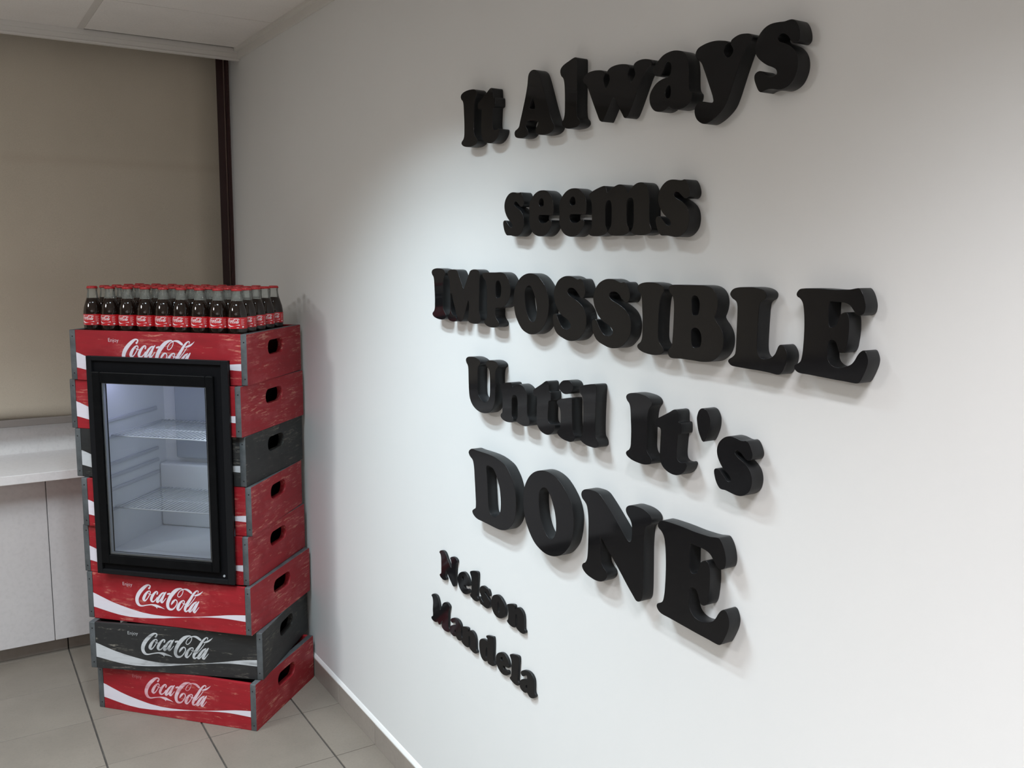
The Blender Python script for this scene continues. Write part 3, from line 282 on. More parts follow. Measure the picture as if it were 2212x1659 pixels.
M['blk_x'] = painted('black_paint_front', BLK, BLKD, BW, 'x', .56, (.060, .058, .054))
M['blk_y'] = painted('black_paint_side', (.030, .030, .029), BLKD, (.17, .155, .125), 'y', .50, (.06, .058, .05))
M['grey'] = speckle('grey_board_edge', (.098, .105, .112), (.058, .064, .068), 24, .55, .1, 120)
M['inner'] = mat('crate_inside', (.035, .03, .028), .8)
M['nail'] = mat('nail_head', (.02, .02, .022), .5, .6)
def printed(name, col, under, wear, amount):
    m = mat(name, col, .5, spec=.35); t = NT(m)
    st = t.noise(t.coords((6, 60, 60)), 1.0, 5, .65); bl = t.noise(t.coords((1, 1, 1)), 14, 4)
    k = t.mul(t.ramp(st, wear, wear+.2), t.ramp(bl, .38, .62))
    t.l(t.mix(t.mul(k, amount), col, under), t.b.inputs['Base Color']); return m
M['print'] = printed('white_print', (.70, .655, .72), (.62, .36, .42), .54, .4)
M['print_pink'] = printed('faded_print', (.70, .52, .58), (.50, .12, .15), .34, .85)
M['print_grey'] = printed('grey_print', (.52, .53, .55), (.10, .10, .10), .46, .75)
M['print_dull'] = printed('dull_print', (.50, .30, .33), (.42, .06, .08), .34, .9)
M['frame'] = speckle('black_plastic', (.0065, .0065, .007), (.005, .005, .0055), 30, .32, .04, 200, spec=.05)
M['frame_edge'] = mat('grey_black_plastic', (.011, .011, .0122), .35, spec=.08)
M['liner'] = mat('white_liner', (.84, .865, .89), .4)
M['liner2'] = mat('liner_rib', (.60, .62, .66), .4)
M['evap'] = mat('evaporator_cover', (.46, .50, .55), .4)
M['wire'] = mat('white_wire', (.85, .88, .92), .3)
M['spacer'] = mat('spacer_metal', (.42, .44, .47), .4, .3)
M['gasket'] = mat('black_gasket', (.006, .006, .007), .5, spec=.05)
m = mat('led', (1, 1, 1)); NT(m).b.inputs['Emission Color'].default_value = (.55, .50, 1, 1); NT(m).b.inputs['Emission Strength'].default_value = 6.0; M['led'] = m
def clear(name, tint, ior=1.45, rough=.0):
    m = bpy.data.materials.new(name); m.use_nodes = True; nt = m.node_tree; nt.nodes.clear()
    o = nt.nodes.new('ShaderNodeOutputMaterial'); mx = nt.nodes.new('ShaderNodeMixShader'); fr = nt.nodes.new('ShaderNodeFresnel')
    tr = nt.nodes.new('ShaderNodeBsdfTransparent'); gl = nt.nodes.new('ShaderNodeBsdfGlossy')
    fr.inputs['IOR'].default_value = ior; tr.inputs['Color'].default_value = (*tint, 1); gl.inputs['Roughness'].default_value = rough
    nt.links.new(fr.outputs[0], mx.inputs[0]); nt.links.new(tr.outputs[0], mx.inputs[1]); nt.links.new(gl.outputs[0], mx.inputs[2]); nt.links.new(mx.outputs[0], o.inputs[0])
    return m
M['pane'] = clear('door_glass', (.93, .95, .96), 1.35)
M['bottle_glass'] = clear('bottle_glass', (.955, .965, .955), 1.48, .02)
m = M['bottle_glass']; nt = m.node_tree; df = nt.nodes.new('ShaderNodeBsdfDiffuse'); df.inputs['Color'].default_value = (.46, .47, .43, 1)
m2 = nt.nodes.new('ShaderNodeMixShader'); m2.inputs[0].default_value = .26; ou = [n for n in nt.nodes if n.type == 'OUTPUT_MATERIAL'][0]; mx = ou.inputs[0].links[0].from_node
nt.links.new(mx.outputs[0], m2.inputs[1]); nt.links.new(df.outputs[0], m2.inputs[2]); nt.links.new(m2.outputs[0], ou.inputs[0])
M['cola'] = mat('cola', (.012, .006, .004), .06)
M['cap'] = mat('red_cap', (.42, .015, .02), .3)
M['label'] = mat('red_label', (.52, .012, .018), .35)
M['label_print'] = mat('label_print', (.80, .72, .74), .4)
# ---- the room -----------------------------------------------------------------------
YB, ZC = 4.285, 2.497
XL, YF = -4.2, -3.4
def struct(name, b, mt, parent=None):
    o = boxobj(name, b, mt, parent)
    if parent is None: o['kind'] = 'structure'
    return o
floor = struct('floor', (XL, XR, YF, YB, -.12, -.004), M['grout'])
PX, PY, X0, Y0 = .325, .3295, .355, 3.002
def tile_mesh(x0, x1, y0, y1):
    bm = bmesh.new(); box(bm, x0, x1, y0, y1, -.004, 0.0)
    es = [e for e in bm.edges if all(abs(v.co.z) < 1e-6 for v in e.verts)]
    bmesh.ops.bevel(bm, geom=es, offset=.0004, segments=1, affect='EDGES'); return bm
tm = None
for i in range(-5, 3):
    for j in range(-6, 4):
        x0 = X0+i*PX; x1 = min(x0+PX, XR); y0 = Y0+j*PY; y1 = min(y0+PY, 4.03)
        if i == 2: 
            o = obj('tile', tile_mesh(.003, x1-x0-.001, .0012, PY-.0012), M['tile'], floor); o.location = (x0, y0, 0)
        elif j == 3:
            o = obj('tile', tile_mesh(.003, PX-.003, .0012, y1-y0), M['tile'], floor); o.location = (x0, y0, 0)
        else:
            if tm is None:
                o = obj('tile', tile_mesh(.003, PX-.003, .0012, PY-.0012), M['tile'], floor); tm = o.data
            else: o = link('tile', tm, floor)
            o.location = (x0, y0, random.uniform(-.0003, .0002))
struct('floor_area', (XL, X0-5*PX, YF, 4.0, -.004, -.0005), M['tile'], floor)
struct('floor_area', (X0-5*PX, XR, YF, Y0-6*PY, -.004, -.0005), M['tile'], floor)
wr = struct('wall_right', (XR, XR+.12, YF, YB+.1, -.12, 2.7), M['wall'])
wb = struct('wall_back', (XL, XR, YB, YB+.1, -.12, 2.7), M['wall_back'])
struct('wall_left', (XL-.12, XL, YF, YB+.1, -.12, 2.7), M['wall_far'])
struct('wall_front', (XL, XR, YF-.12, YF, -.12, 2.7), M['wall_far'])
ce = struct('ceiling', (XL, XR, YF, YB, 2.60, 2.72), M['plenum'])
GX = [.532-.6*k for k in range(0, 9)]; GX = [XR-.024]+GX; GY = [4.043, 3.522]+[3.522-.6*k for k in range(1, 13)]
for a in range(len(GX)-1):
    for b in range(len(GY)-1):
        x1, x0 = GX[a], GX[a+1]; y1, y0 = GY[b], GY[b+1]
        bm = bmesh.new(); box(bm, x0+.013, x1-(.013 if a else 0.0), y0+.0025, y1-(.0025 if b else (.014 if a == 0 else 0.0)), ZC, ZC+.012)
        obj('ceiling_tile', bm, M['ceil'], ce)
for x in GX[1:]: struct('ceiling_bar', (x-.0125, x+.0125, YF, 4.05, ZC+.001, ZC+.03), M['tbar'], ce)
for y in GY[1:]: struct('ceiling_bar', (XL, XR, y-.002, y+.002, ZC+.004, ZC+.03), M['tbar'], ce)
bm = bmesh.new(); box(bm, XL, XR, 4.05, 4.062, 2.456, 2.60); box(bm, XL, XR, 4.044, 4.05, 2.478, ZC+.001); box(bm, XL, XR, 4.046, 4.075, 2.450, 2.458, .002)
tag(obj('trim_1', bm, M['trim']), kind='structure')
bm = bmesh.new(); box(bm, XR-.010, XR, YF, 4.05, 2.456, ZC); box(bm, XR-.026, XR, YF, 4.05, 2.484, ZC+.003)
tag(obj('trim_2', bm, M['trim']), kind='structure')
# skirting tiles along the right wall, white filler on top
bb = tag(bpy.data.objects.new('baseboard_right', None), kind='structure'); COL.objects.link(bb)
bb.location = (XR, 3.0, 0)
for j in range(-6, 4):
    y0 = j*PY+.001; y1 = min((j+1)*PY-.001, 4.0-3.0)
    o = boxobj('skirting_tile', (-.007, 0, y0, y1, 0, .074+.001*(j % 2)), M['skirt'], bb, .001)
bm = bmesh.new()
prof = [(0, .074), (-.0062, .074), (-.0066, .0775), (-.005, .082), (-.0025, .088), (0, .092)]
A = [bm.verts.new((x, -6*PY, z)) for x, z in prof]; B = [bm.verts.new((x, 1.0, z)) for x, z in prof]
for k in range(len(prof)): bm.faces.new((A[k], A[(k+1) % 6], B[(k+1) % 6], B[k]))
bm.faces.new(A); bm.faces.new(B[::-1]); obj('filler_bead', bm, M['bead'], bb)
# skirting under the cabinets
bk = tag(bpy.data.objects.new('baseboard_back', None), kind='structure'); COL.objects.link(bk); bk.location = (X0, 4.02, 0)
for i in range(-10, 3):
    x0 = i*PX+.002; x1 = min((i+1)*PX-.002, XR-X0-.008)
    boxobj('skirting_tile', (x0, x1, 0, .010, 0, .056), M['skirt'], bk, .001)
# window behind the blind
wi = tag(bpy.data.objects.new('window_1', None), kind='structure'); COL.objects.link(wi); wi.location = (0, YB, 1.0)
boxobj('window_frame', (1.094, 1.127, -.055, 0, 0, 1.6), M['brown'], wi, .003)
boxobj('window_seal', (1.127, 1.135, -.045, 0, 0, 1.6), M['seal'], wi)
boxobj('window_jamb', (1.135, XR, -.058, 0, 0, 1.6), M['brown'], wi, .002)
boxobj('window_frame', (XL+.3, XL+.36, -.055, 0, 0, 1.6), M['brown'], wi)
boxobj('window_frame', (XL+.36, 1.094, -.05, 0, 0, .05), M['brown'], wi)
boxobj('window_pane', (XL+.36, 1.094, -.02, -.005, .05, 1.6), M['dark_glass'], wi)
# ---- roller blind -------------------------------------------------------------------
bl = thing('roller_blind', (0, 4.2, .92), 0, 'beige fabric roller blind pulled down over the window above the white counter', 'blind')
bm = bmesh.new(); nx, nz = 40, 30; x0, x1 = -3.6, 1.088; gv = {}
for a in range(nx+1):
    for b in range(nz+1):
        x = x0+(x1-x0)*a/nx; z = .03+(2.555-.95)*b/nz
        y = .006*math.sin(x*5+1)*(1-b/nz)**2+.003*math.sin(x*11+b*.2)*(1-b/nz)
        gv[a, b] = bm.verts.new((x+.002*(1-b/nz), y, z))
for a in range(nx):
    for b in range(nz): bm.faces.new((gv[a, b], gv[a+1, b], gv[a+1, b+1], gv[a, b+1])).smooth = True
fab = obj('fabric', bm, M['blind'], bl, True)
so = fab.modifiers.new('thick', 'SOLIDIFY'); so.thickness = .0012
bm = bmesh.new(); box(bm, -3.6, 1.090, -.008, .008, 0, .031, .004); obj('hem_bar', bm, M['hem'], bl)
bm = bmesh.new(); tube(bm, [(-3.6, .03, 1.62), (1.09, .03, 1.62)], .022, 12); obj('roller_tube', bm, M['hem'], bl)
bm = bmesh.new()
for k in range(230):
    bmesh.ops.create_icosphere(bm, subdivisions=1, radius=.0024, matrix=Matrix.Translation((1.136+.006*math.sin(k*.012), -.004, 1.56-k*.0058)))
tag(obj('pull_chain', bm, M['chain'], bl), kind='stuff')
# ---- counter ------------------------------------------------------------------------
wt = thing('worktop', (.2, 4.0, .754), 0, 'white laminate worktop under the window, left of the crate stack', 'counter')
boxobj('top_board', (-4.2, XR-.2-.002, -.13, YB-4.0-.002, 0, .0355), M['worktop'], wt, .002)
def cabinet(x0, x1, label):
    c = thing('cabinet', ((x0+x1)/2, 3.97, .066), 0, label, 'cabinet', 'white cabinets under the worktop')
    hw = (x1-x0)/2
    boxobj('carcass', (-hw, hw, .021, .30, 0, .686), M['laminate'], c)
    boxobj('door', (-hw+.0015, hw-.0015, 0, .018, 0, .682), M['laminate'], c, .001)
cabinet(-.32, .3045, 'white cabinet under the worktop at the left edge of the photo')
cabinet(.3045, .93, 'white cabinet under the worktop right behind the crate stack')
cabinet(-.9445, -.32, 'white cabinet under the worktop, out of frame left of the other two')
# ---- wall letters -------------------------------------------------------------------
LINES = {0: 'It Always', 1: 'seems', 2: 'IMPOSSIBLE', 3: 'Until', 4: "It's", 5: 'DONE'}
ORD = ['first', 'second', 'third', 'fourth', 'fifth', 'sixth', 'seventh', 'eighth', 'ninth', 'tenth']
RL = Matrix(((0, 0, -1), (-1, 0, 0), (0, 1, 0))).to_4x4()
cnt = {}; last = None
for ch, ln, loops, th in LETTERS:
    L = [[(x/1e4, y/1e4) for x, y in lp] for lp in loops]
    u0 = (min(q[0] for q in L[0])+max(q[0] for q in L[0]))/2; v0 = min(q[1] for q in L[0])
    if ch == 'dot': u0, v0 = base
    base = (u0, v0)
    bm = plate([catmull([(a-u0, b-v0) for a, b in lp]) for lp in L], th, .0007)
    for f in bm.faces:
        f.material_index = 0 if f.normal.z > .6 else 1
    me = bpy.data.meshes.new('wall_letter'); bm.to_mesh(me); bm.free()
    me.materials.append(M['letter_face']); me.materials.append(M['letter_side'])
    if ch == 'dot':
        link('letter_dot', me, last); continue
    o = link('wall_letter', me); last = o
    o.matrix_world = Matrix.Translation((XR-.0002, -u0, v0)) @ RL
    i = cnt.get(ln, 0); cnt[ln] = i+1
    if ln <= 5:
        nm = 'apostrophe' if ch == "'" else ('capital letter ' if ch.isupper() else 'small letter ')+ch
        wd = LINES[ln]
        if ln == 0: wd = 'It' if i < 2 else 'Always'; i = i if i < 2 else i-2
        lab = 'thick black %s on the wall, %s character of the word %s' % (nm, ORD[i], wd)
        grp = 'thick black letters of the wall quote'
    else:
        lab = 'thin black letter %s, %s in the %s small row below the quote' % (ch, ORD[i], 'upper' if ln == 6 else 'lower')
        grp = 'thin small black letters below the quote'
    tag(o, lab, 'letter', grp)
# ---- crates -------------------------------------------------------------------------
H = CRATE_H; TE = .0212
def rrect(cx, cy, w, h, r, n=6):
    out = []
    for sx, sy, a in ((1, -1, -PI/2), (1, 1, 0), (-1, 1, PI/2), (-1, -1, PI)):
        for k in range(n+1):
            b = a+PI/2*k/n; out.append((cx+sx*(w/2-r)+r*math.cos(b), cy+sy*(h/2-r)+r*math.sin(b)))
    return out
def ribbon(bm, pts, z, n=4):
    """calligraphic stroke: (x, y, half width) -> flat strip in x/z plane at y = z"""
    P = []
    for i in range(len(pts)-1):
        p0 = Vector(pts[max(i-1, 0)]); p1 = Vector(pts[i]); p2 = Vector(pts[i+1]); p3 = Vector(pts[min(i+2, len(pts)-1)])
        for k in range(n):
            t = k/n; P.append(.5*((2*p1)+(p2-p0)*t+(2*p0-5*p1+4*p2-p3)*t*t+(3*p1-p0-3*p2+p3)*t**3))
    P.append(Vector(pts[-1])); prev = None
    for i, q in enumerate(P):
        d = P[min(i+1, len(P)-1)]-P[max(i-1, 0)]; d = Vector((d.x, d.y))
        d = d.normalized() if d.length > 1e-9 else Vector((1, 0)); nx, ny = -d.y, d.x; w = max(q.z, .0002)
        a = bm.verts.new((q.x+nx*w, z, q.y+ny*w)); b = bm.verts.new((q.x-nx*w, z, q.y-ny*w))
        if prev: bm.faces.new((prev[0], a, b, prev[1]))
        prev = (a, b)
    for e, s in ((P[0], -1), (P[-1], 1)):                            # round end
        w = max(e.z, .0002)
        if w > .0005: bm.faces.new([bm.verts.new((e.x+.93*w*math.cos(2*PI*k/10), z+.000006*s, e.y+.93*w*math.sin(2*PI*k/10))) for k in range(10)])
def logo_bm(zmin=None):
    bm = bmesh.new()
    for i, s in enumerate(LOGO): ribbon(bm, [(a/1e4, b/1e4, c/1e4) for a, b, c in s], -.00012*(1+i*.12))
    if zmin is not None:
        g = bmesh.ops.bisect_plane(bm, geom=bm.verts[:]+bm.edges[:]+bm.faces[:], plane_co=(0, 0, zmin), plane_no=(0, 0, -1), clear_outer=True)
    return bm
def wave_bm(x0, x1):
    bm = bmesh.new(); prev = None
    def at(arr, x):
        for (a, b), (c, d) in zip(arr, arr[1:]):
            if a <= x <= c: return b+(d-b)*(x-a)/(c-a)
        return arr[0][1] if x < arr[0][0] else arr[-1][1]
    n = max(3, int((x1-x0)/.012))
    for k in range(n+1):
        x = x0+(x1-x0)*k/n
        a = bm.verts.new((x, -.0001, at(WAVE_TOP, x*1e4)/1e4)); b = bm.verts.new((x, -.0001, at(WAVE_BOT, x*1e4)/1e4))
        if prev: bm.faces.new((prev[0], a, b, prev[1]))
        prev = (a, b)
    return bm
def enjoy_mesh():
    cu = bpy.data.curves.new('tmp', 'FONT'); cu.body = 'Enjoy'; cu.size = .0182; cu.resolution_u = 3; cu.offset = -.0002
    o = bpy.data.objects.new('tmp', cu); me = bpy.data.meshes.new_from_object(o)
    bpy.data.objects.remove(o); me.materials.clear()
    for v in me.vertices: x, y = v.co.x, v.co.y; v.co = (.1428+x, -.0001, .1335+y)
    return me
ENJ = enjoy_mesh()
def data_copy(me, mt):
    c = me.copy(); c.materials.clear(); c.materials.append(mt); return c
PSI = sum(c[2] for c in CRATES)/8
FU0, FU1, FZ0, FZ1, FV = -2.0215, -1.5, .5267, 1.2912, 2.705          # fridge frame in stack axes (u along fronts, v inwards)
uax = Vector((math.cos(PSI), math.sin(PSI), 0)); vax = Vector((-math.sin(PSI), math.cos(PSI), 0))
WHERE = ['topmost of the stack, holding bottles', 'second from the top, beside the fridge door', 'third from the top, upper of two black', 'fourth from the top, under a black one',
         'fifth from the top, beside the fridge door', 'directly under the fridge door', 'below the fridge, second from the floor', 'on the floor, lowest of the stack']
NAMEC = ['red', 'red', 'black', 'red', 'red', 'red', 'black', 'red']
for ci, (cx, cy, ps, W, D) in enumerate(CRATES):
    z0 = (7-ci)*H; blk = NAMEC[ci] == 'black'; s = 'blk' if blk else 'red'
    r = thing('wooden_crate', (cx, cy, z0), ps, 'worn %s wooden drinks crate, %s' % (NAMEC[ci], WHERE[ci]), 'crate', 'wooden crates stacked around the fridge')
    hz = H-.0012
    for side in (0, 1):
        outer = rrect(D/2, hz/2, D, hz, .003, 2); hole = rrect(D*.505, .1115, .125, .052, .024)
        bm = plate([outer, hole], TE, .0008)
        for f in bm.faces:
            c = f.calc_center_median()
            inhole = abs(c.x-D*.505) < .066 and abs(c.y-.1115) < .030 and abs(f.normal.z) < .9
            if f.normal.z > .8: f.material_index = 0 if side else 2
            elif f.normal.z < -.8: f.material_index = 2 if side else 0
            else: f.material_index = 0 if inhole else 1
        # plate local x -> depth (y), y -> height (z), z -> along the front (x)
        bmesh.ops.transform(bm, matrix=Matrix(((0, 0, 1, (W-TE) if side else 0), (1, 0, 0, 0), (0, 1, 0, 0), (0, 0, 0, 1))), verts=bm.verts[:])
        o = obj('end_panel', bm, [M[s+'_y'], M['grey'], M['inner']], r)
        for zz in (.022, hz-.024):
            bm = bmesh.new(); lathe(bm, [(.0026, 0), (.0022, .0007)], 8)
            nl = obj('nail', bm, M['nail'], r); nl.rotation_euler = (PI/2, 0, 0); nl.location = ((W-TE if side else 0)+TE/2+random.uniform(-.002, .002), .0002, zz+random.uniform(-.003, .003))
    # fridge opening in this crate's own x axis
    O = Vector((cx, cy, 0)); lx0 = (FU0-O.dot(uax)); lx1 = (FU1-O.dot(uax))
    fx0, fx1 = TE+.0003, W-TE-.0003; T = .012; pm = [M[s+'_x'], M['inner']]
    def board(x0, x1, za, zb, name='front_panel', y0=.0006):
        bm = bmesh.new(); box(bm, x0, x1, y0, y0+T, za, zb, .0016)
        for f in bm.faces:
            if f.normal.y > .8: f.material_index = 1
        return obj(name, bm, pm, r)
    py = .0006
    prt = {'red': M['print'], 'black': M['print_grey']}[NAMEC[ci]]
    lp = prt
    if ci == 7: lp = M['print_pink']
    if ci == 0:
        zc = FZ1-z0-.004
        L0, L1 = lx0+.012, lx1-.012
        bm = bmesh.new()
        pts = [(fx0, 0), (L0, 0), (L0, zc), (L1, zc), (L1, 0), (fx1, 0), (fx1, hz), (fx0, hz)]
        bm = plate([pts], T, 0.0)
        bmesh.ops.transform(bm, matrix=Matrix(((1, 0, 0, 0), (0, 0, 1, py), (0, 1, 0, 0), (0, 0, 0, 1))), verts=bm.verts[:])
        bmesh.ops.recalc_face_normals(bm, faces=bm.faces[:])
        for f in bm.faces: f.material_index = 1 if f.normal.y > .8 else 0
        obj('front_panel', bm, pm, r)
        waves = [(fx0, L0), (L1, fx1)]
        o = obj('logo_print', logo_bm(zc+.001), lp, r); o.location.y = py
        e = link('enjoy_lettering', data_copy(ENJ, lp), r); e.location.y = py
    elif ci <= 4:
        L0, L1 = lx0+.012, lx1-.012
        board(fx0, L0, 0, hz); board(L1, fx1, 0, hz); waves = [(fx0, L0), (L1, fx1)]
    else:
        board(fx0, fx1, 0, hz); waves = [(fx0, fx1)]
        o = obj('logo_print', logo_bm(), lp, r); o.location.y = py
        e = link('enjoy_lettering', data_copy(ENJ, M['print_dull'] if ci == 7 else lp), r); e.location.y = py
    wm = M['print_pink'] if ci == 7 else prt
    for a, b in waves:
        if b-a > .004:
            o = obj('wave_stripe', wave_bm(a, b), wm if ci != 7 else M['print'], r); o.location.y = py
    board(fx0, fx1, 0, hz, 'back_panel', D-T-.0006)
    if ci in (0, 7, 6, 5, 4):
        zb = {0: .1313, 4: .0005}.get(ci, .001); tb = .009
        for k in range(3 if ci else 1):
            dy = (D-2*T-.004)/(3 if ci else 1)
            bm = bmesh.new(); box(bm, fx0, fx1, T+.002+k*dy, T+.002+(k+1)*dy-.003, zb, zb+tb, .001)
            obj('bottom_board' if ci else 'shelf_board', bm, M['inner'], r)
# ---- fridge -------------------------------------------------------------------------
fo = uax*((FU0+FU1)/2)+vax*FV
fr = thing('mini_fridge', (fo.x, fo.y, FZ0), PSI, 'black framed glass door mini fridge built into the crate stack, empty white shelves inside', 'fridge')
hw = (FU1-FU0)/2; fh = FZ1-FZ0
def F(u): return u-(FU0+FU1)/2                                      # stack u -> fridge x
def fbox(name, u0, u1, v0, v1, za, zb, mt, bev=.001, parent=None):
    return boxobj(name, (F(u0), F(u1), v0-FV, v1-FV, za-FZ0, zb-FZ0), mt, parent or fr, bev)
def ring(bm, u0, u1, za, zb, wl, wr, wbt, wtp, v0, v1, bev=.0015):
    for b in ((u0, u0+wl, za, zb), (u1-wr, u1, za, zb), (u0+wl, u1-wr, za, za+wbt), (u0+wl, u1-wr, zb-wtp, zb)):
        box(bm, F(b[0]), F(b[1]), v0-FV, v1-FV, b[2]-FZ0, b[3]-FZ0, bev)
bm = bmesh.new(); ring(bm, FU0, FU1, FZ0, FZ1, .020, .0245, .016, .0155, FV, FV+.0125); obj('outer_frame', bm, M['frame_edge'], fr)
bm = bmesh.new(); ring(bm, FU0+.004, FU1-.004, FZ0+.004, FZ1-.004, .052, .086, .072, .088, FV+.009, FV+.0118, .0); obj('frame_groove', bm, M['gasket'], fr)
G0, G1, GZ0, GZ1 = -1.971, -1.580, .5985, 1.2005                      # glass opening
dr = fbox('door', -2.0005, -2.0, FV+.004, FV+.0045, .56, .5605, M['frame'], 0.0)
bm = bmesh.new(); ring(bm, -2.0015, -1.5525, .566, 1.2385, G0+2.0015, -1.5525-G1, GZ0-.566, 1.2385-GZ1, FV-.004, FV+.0088, .003)
dr.data = obj('tmp_door', bm, M['frame'], fr).data
for o in [o for o in bpy.data.objects if o.name.startswith('tmp_door')]: bpy.data.objects.remove(o)
fbox('glass_pane', G0-.004, G1+.004, FV+.001, FV+.004, GZ0-.004, GZ1+.004, M['pane'], 0.0, dr)
bm = bmesh.new(); ring(bm, G0-.001, G1+.001, GZ0-.001, GZ1+.001, .007, .007, .007, .004, FV+.006, FV+.0175, .0); obj('spacer_bar', bm, M['spacer'], dr)
bm = bmesh.new(); ring(bm, G0-.012, G1+.012, GZ0-.012, GZ1+.012, .0165, .0165, .0165, .0165, FV+.0178, FV+.026, .0); obj('door_gasket', bm, M['gasket'], dr)
# body: black shell, white liner
BU0, BU1, BZ0, BZ1, BV0, BV1 = -2.006, -1.517, .5285, 1.283, FV+.0275, 3.126
bm = bmesh.new()
for b in ((BU0, BU0+.004, BV0, BV1, BZ0, BZ1), (BU1-.004, BU1, BV0, BV1, BZ0, BZ1), (BU0+.004, BU1-.004, BV0, BV1, BZ0, BZ0+.01), (BU0+.004, BU1-.004, BV0, BV1, BZ1-.01, BZ1), (BU0+.004, BU1-.004, BV1-.004, BV1, BZ0+.01, BZ1-.01)):
    box(bm, F(b[0]), F(b[1]), b[2]-FV, b[3]-FV, b[4]-FZ0, b[5]-FZ0)
obj('body_shell', bm, M['frame'], fr)
LU0, LU1, LZ0, LZ1, LV1 = -1.996, -1.535, .5965, 1.235, 3.112
bm = bmesh.new()
for b in ((BU0+.0045, LU0, BV0+.001, LV1, BZ0+.011, BZ1-.011), (LU1, BU1-.0045, BV0+.001, LV1, BZ0+.011, BZ1-.011), (LU0, LU1, BV0+.001, LV1, BZ0+.011, LZ0), (LU0, LU1, BV0+.001, LV1, LZ1, BZ1-.011), (LU0, LU1, LV1, BV1-.005, LZ0, LZ1)):
    box(bm, F(b[0]), F(b[1]), b[2]-FV, b[3]-FV, b[4]-FZ0, b[5]-FZ0)
obj('inner_liner', bm, M['liner'], fr)
fbox('compressor_step', LU0+.0005, LU1-.0005, 3.062, LV1-.0005, LZ0+.0003, .842, M['liner'], .008)
fbox('evaporator_cover', LU0+.06, LU1-.02, 3.085, LV1-.0005, .86, LZ1-.01, M['evap'], .006)
for z in (1.057, .903, .858, .812):
    fbox('shelf_rail', LU0+.0002, LU0+.008, FV+.05, 3.055, z-.006, z+.006, M['liner2'], .002)
for z, vb in ((1.0055, 3.080), (.7475, 3.055)):
    fbox('shelf_rail', LU0+.0002, LU0+.007, FV+.05, vb, z-.012, z-.004, M['liner2'], .001)
    sh = bpy.data.objects.new('wire_shelf', None); COL.objects.link(sh); sh.parent = fr
    x0, x1, y0, y1, zz = F(LU0+.009), F(LU1-.004), .068, vb-FV, z-FZ0
    n = 30
    for k in range(n):
        bm = bmesh.new(); x = x0+.004+(x1-x0-.008)*k/(n-1)
        tube(bm, [(x, y0, zz+.0035), (x, y1, zz+.0035)], .00135, 6); obj('wire', bm, M['wire'], sh)
    for y, rr in ((y0, .0026), ((y0+y1)/2-.02, .0022), (y1-.003, .0022)):
        bm = bmesh.new(); tube(bm, [(x0, y, zz), (x1, y, zz)], rr, 8); obj('cross_wire', bm, M['wire'], sh)
fbox('led_strip', LU0+.01, LU0+.20, FV+.034, FV+.046, LZ1-.012, LZ1-.001, M['led'], .001)
ll = bpy.data.lights.new('fridge_lamp_or_fill', 'AREA'); ll.shape = 'RECTANGLE'; ll.size = .40; ll.size_y = .02; ll.energy = .13; ll.color = (.74, .82, 1.0)
lo = link('fridge_lamp_or_fill', ll, fr); lo.location = (0, .055, LZ1-.004-FZ0); lo.rotation_euler = (math.radians(20), 0, 0)
l2 = bpy.data.lights.new('fridge_lamp_or_fill', 'AREA'); l2.shape = 'RECTANGLE'; l2.size = .015; l2.size_y = .5; l2.energy = .26; l2.color = (.78, .87, 1.0)  # upright added fill without a fitting, brightens the lower interior
lo = link('fridge_lamp_or_fill', l2, fr); lo.location = (F(LU1)-.004, .05, .36)
lo.rotation_euler = Vector((-.85, .5, -.12)).to_track_quat('-Z', 'Y').to_euler()
bm = bmesh.new(); lathe(bm, [(.0045, 0), (.004, .002)], 10)
sc = obj('frame_screw', bm, M['spacer'], fr); sc.rotation_euler = (PI/2, 0, 0); sc.location = (F(FU1)-.042, .009, .026)
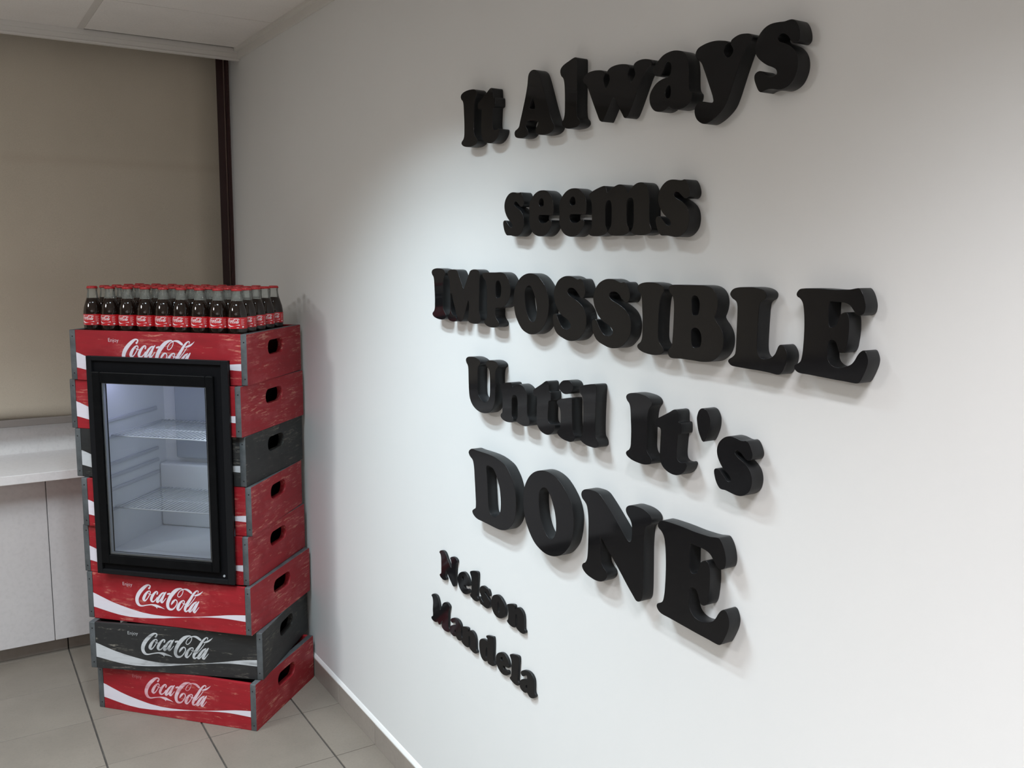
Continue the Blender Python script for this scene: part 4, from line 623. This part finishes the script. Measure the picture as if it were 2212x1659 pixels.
# ---- bottles ------------------------------------------------------------------------
def bottle_meshes():
    d = {}
    def mk(key, bm, mt):
        me = bpy.data.meshes.new(key); bmesh.ops.recalc_face_normals(bm, faces=bm.faces[:]); bm.to_mesh(me); bm.free()
        me.materials.append(mt); d[key] = me
    prof = [(.0285, 0), (.0312, .005), (.0314, .03), (.0320, .044), (.0320, .083), (.0313, .091), (.0290, .106), (.0243, .121), (.0192, .137), (.0172, .148), (.0158, .158), (.0155, .1635), (.0166, .1655), (.0166, .1695)]
    bm = bmesh.new(); lathe(bm, [q for q in prof if q[1] > .136], 24, cap=False); mk('glass_neck', bm, M['bottle_glass'])
    bm = bmesh.new(); lathe(bm, [q for q in prof if q[1] < .1375], 32); mk('filled_body', bm, M['cola'])
    bm = bmesh.new(); lathe(bm, [(.0323, .0455), (.0323, .0825)], 28, cap=False); mk('label', bm, M['label'])
    bm = bmesh.new(); n = 42
    def rr(k, r): return r+(.0006 if k % 2 else -.0002)
    lo = [bm.verts.new((rr(k, .0180)*math.cos(2*PI*k/n), rr(k, .0180)*math.sin(2*PI*k/n), .1695)) for k in range(n)]
    mi = [bm.verts.new((.0170*math.cos(2*PI*k/n), .0170*math.sin(2*PI*k/n), .1750)) for k in range(n)]
    hi = [bm.verts.new((.0148*math.cos(2*PI*k/n), .0148*math.sin(2*PI*k/n), .1776)) for k in range(n)]
    for A, B in ((lo, mi), (mi, hi)):
        for k in range(n): bm.faces.new((A[k], A[(k+1) % n], B[(k+1) % n], B[k])).smooth = True
    bm.faces.new(hi); bm.faces.new(lo[::-1]); mk('cap', bm, M['cap'])
    # print on the label: script, wave, small lines, diamond; wrapped round the cylinder
    bm = bmesh.new(); k = .172
    for i, s in enumerate(LOGO): ribbon(bm, [((a/1e4-.327)*k, (b/1e4-.09)*k*1.02+.0042, max(c/1e4*k, .00016)) for a, b, c in s], -.00002*(1+i*.1), 2)
    def rect(x0, x1, za, zb): bm.faces.new([bm.verts.new((x, -.00002, z)) for x, z in ((x0, za), (x1, za), (x1, zb), (x0, zb))])
    arr = [(t_, b_) for t_, b_ in zip(WAVE_TOP, WAVE_BOT)]; pv = None
    for (tx, tz), (bx, bz) in arr:
        x = (tx/6184-.5)*.045; a = bm.verts.new((x, -.00002, tz/1e4*.135-.0145)); b = bm.verts.new((x, -.00002, bz/1e4*.135-.0145))
        if pv: bm.faces.new((pv[0], a, b, pv[1]))
        pv = (a, b)
    rect(-.018, -.001, .0145, .0155); rect(.001, .019, .0145, .0155)
    rect(-.019, -.010, -.0165, -.0155); rect(.012, .019, -.016, -.014)
    for q in range(5): rect(.027, .036 if q % 2 else .0385, .011-q*.0042, .0117-q*.0042)
    dx = .0335; bm.faces.new([bm.verts.new((dx+a, -.00002, -.0125+b)) for a, b in ((-.0042, 0), (0, -.0034), (.0042, 0), (0, .0034))])
    bmesh.ops.subdivide_edges(bm, edges=[e for e in bm.edges if abs(e.verts[0].co.x-e.verts[1].co.x) > .004], cuts=4, use_grid_fill=True)
    for v in bm.verts:
        R = .0324-v.co.y; a = v.co.x/R-PI/2; z = v.co.z
        v.co = (R*math.cos(a), R*math.sin(a), .064+z)
    mk('label_print', bm, M['label_print'])
    return d
BM = bottle_meshes()
cx, cy, ps, W, D = CRATES[0]
AX = [.0563+.0664*k for k in range(9)]; BY = [.057, .127, .198, .270, .342]
SEQ = ['front row', 'second row', 'third row', 'fourth row', 'back row']; POS = ['far left', 'second from left', 'third from left', 'fourth from left', 'middle', 'fourth from right', 'third from right', 'second from right', 'far right']
cm = Matrix.Translation((cx, cy, 7*H)) @ Matrix.Rotation(ps, 4, 'Z')
for j, b in enumerate(BY):
    for i, a in enumerate(AX):
        ax = a
        if j and 0 < i < 8: ax = .0563+i*.0664+random.uniform(-.0001, .0001)
        q = cm @ Vector((ax, b+random.uniform(-.001, .001), .1408))
        yaw = ps+math.radians(random.uniform(-9, 9))+(math.radians(26) if (i == 8 and j) else 0)
        bt = thing('cola_bottle', q, yaw, 'small cola bottle with red cap in top crate, %s, %s' % (SEQ[j], POS[i]), 'bottle', 'cola bottles in the top crate')
        for nme in ('filled_body', 'glass_neck', 'cap'): link(nme, BM[nme], bt)
        lb = link('label', BM['label'], bt); link('label_print', BM['label_print'], lb)
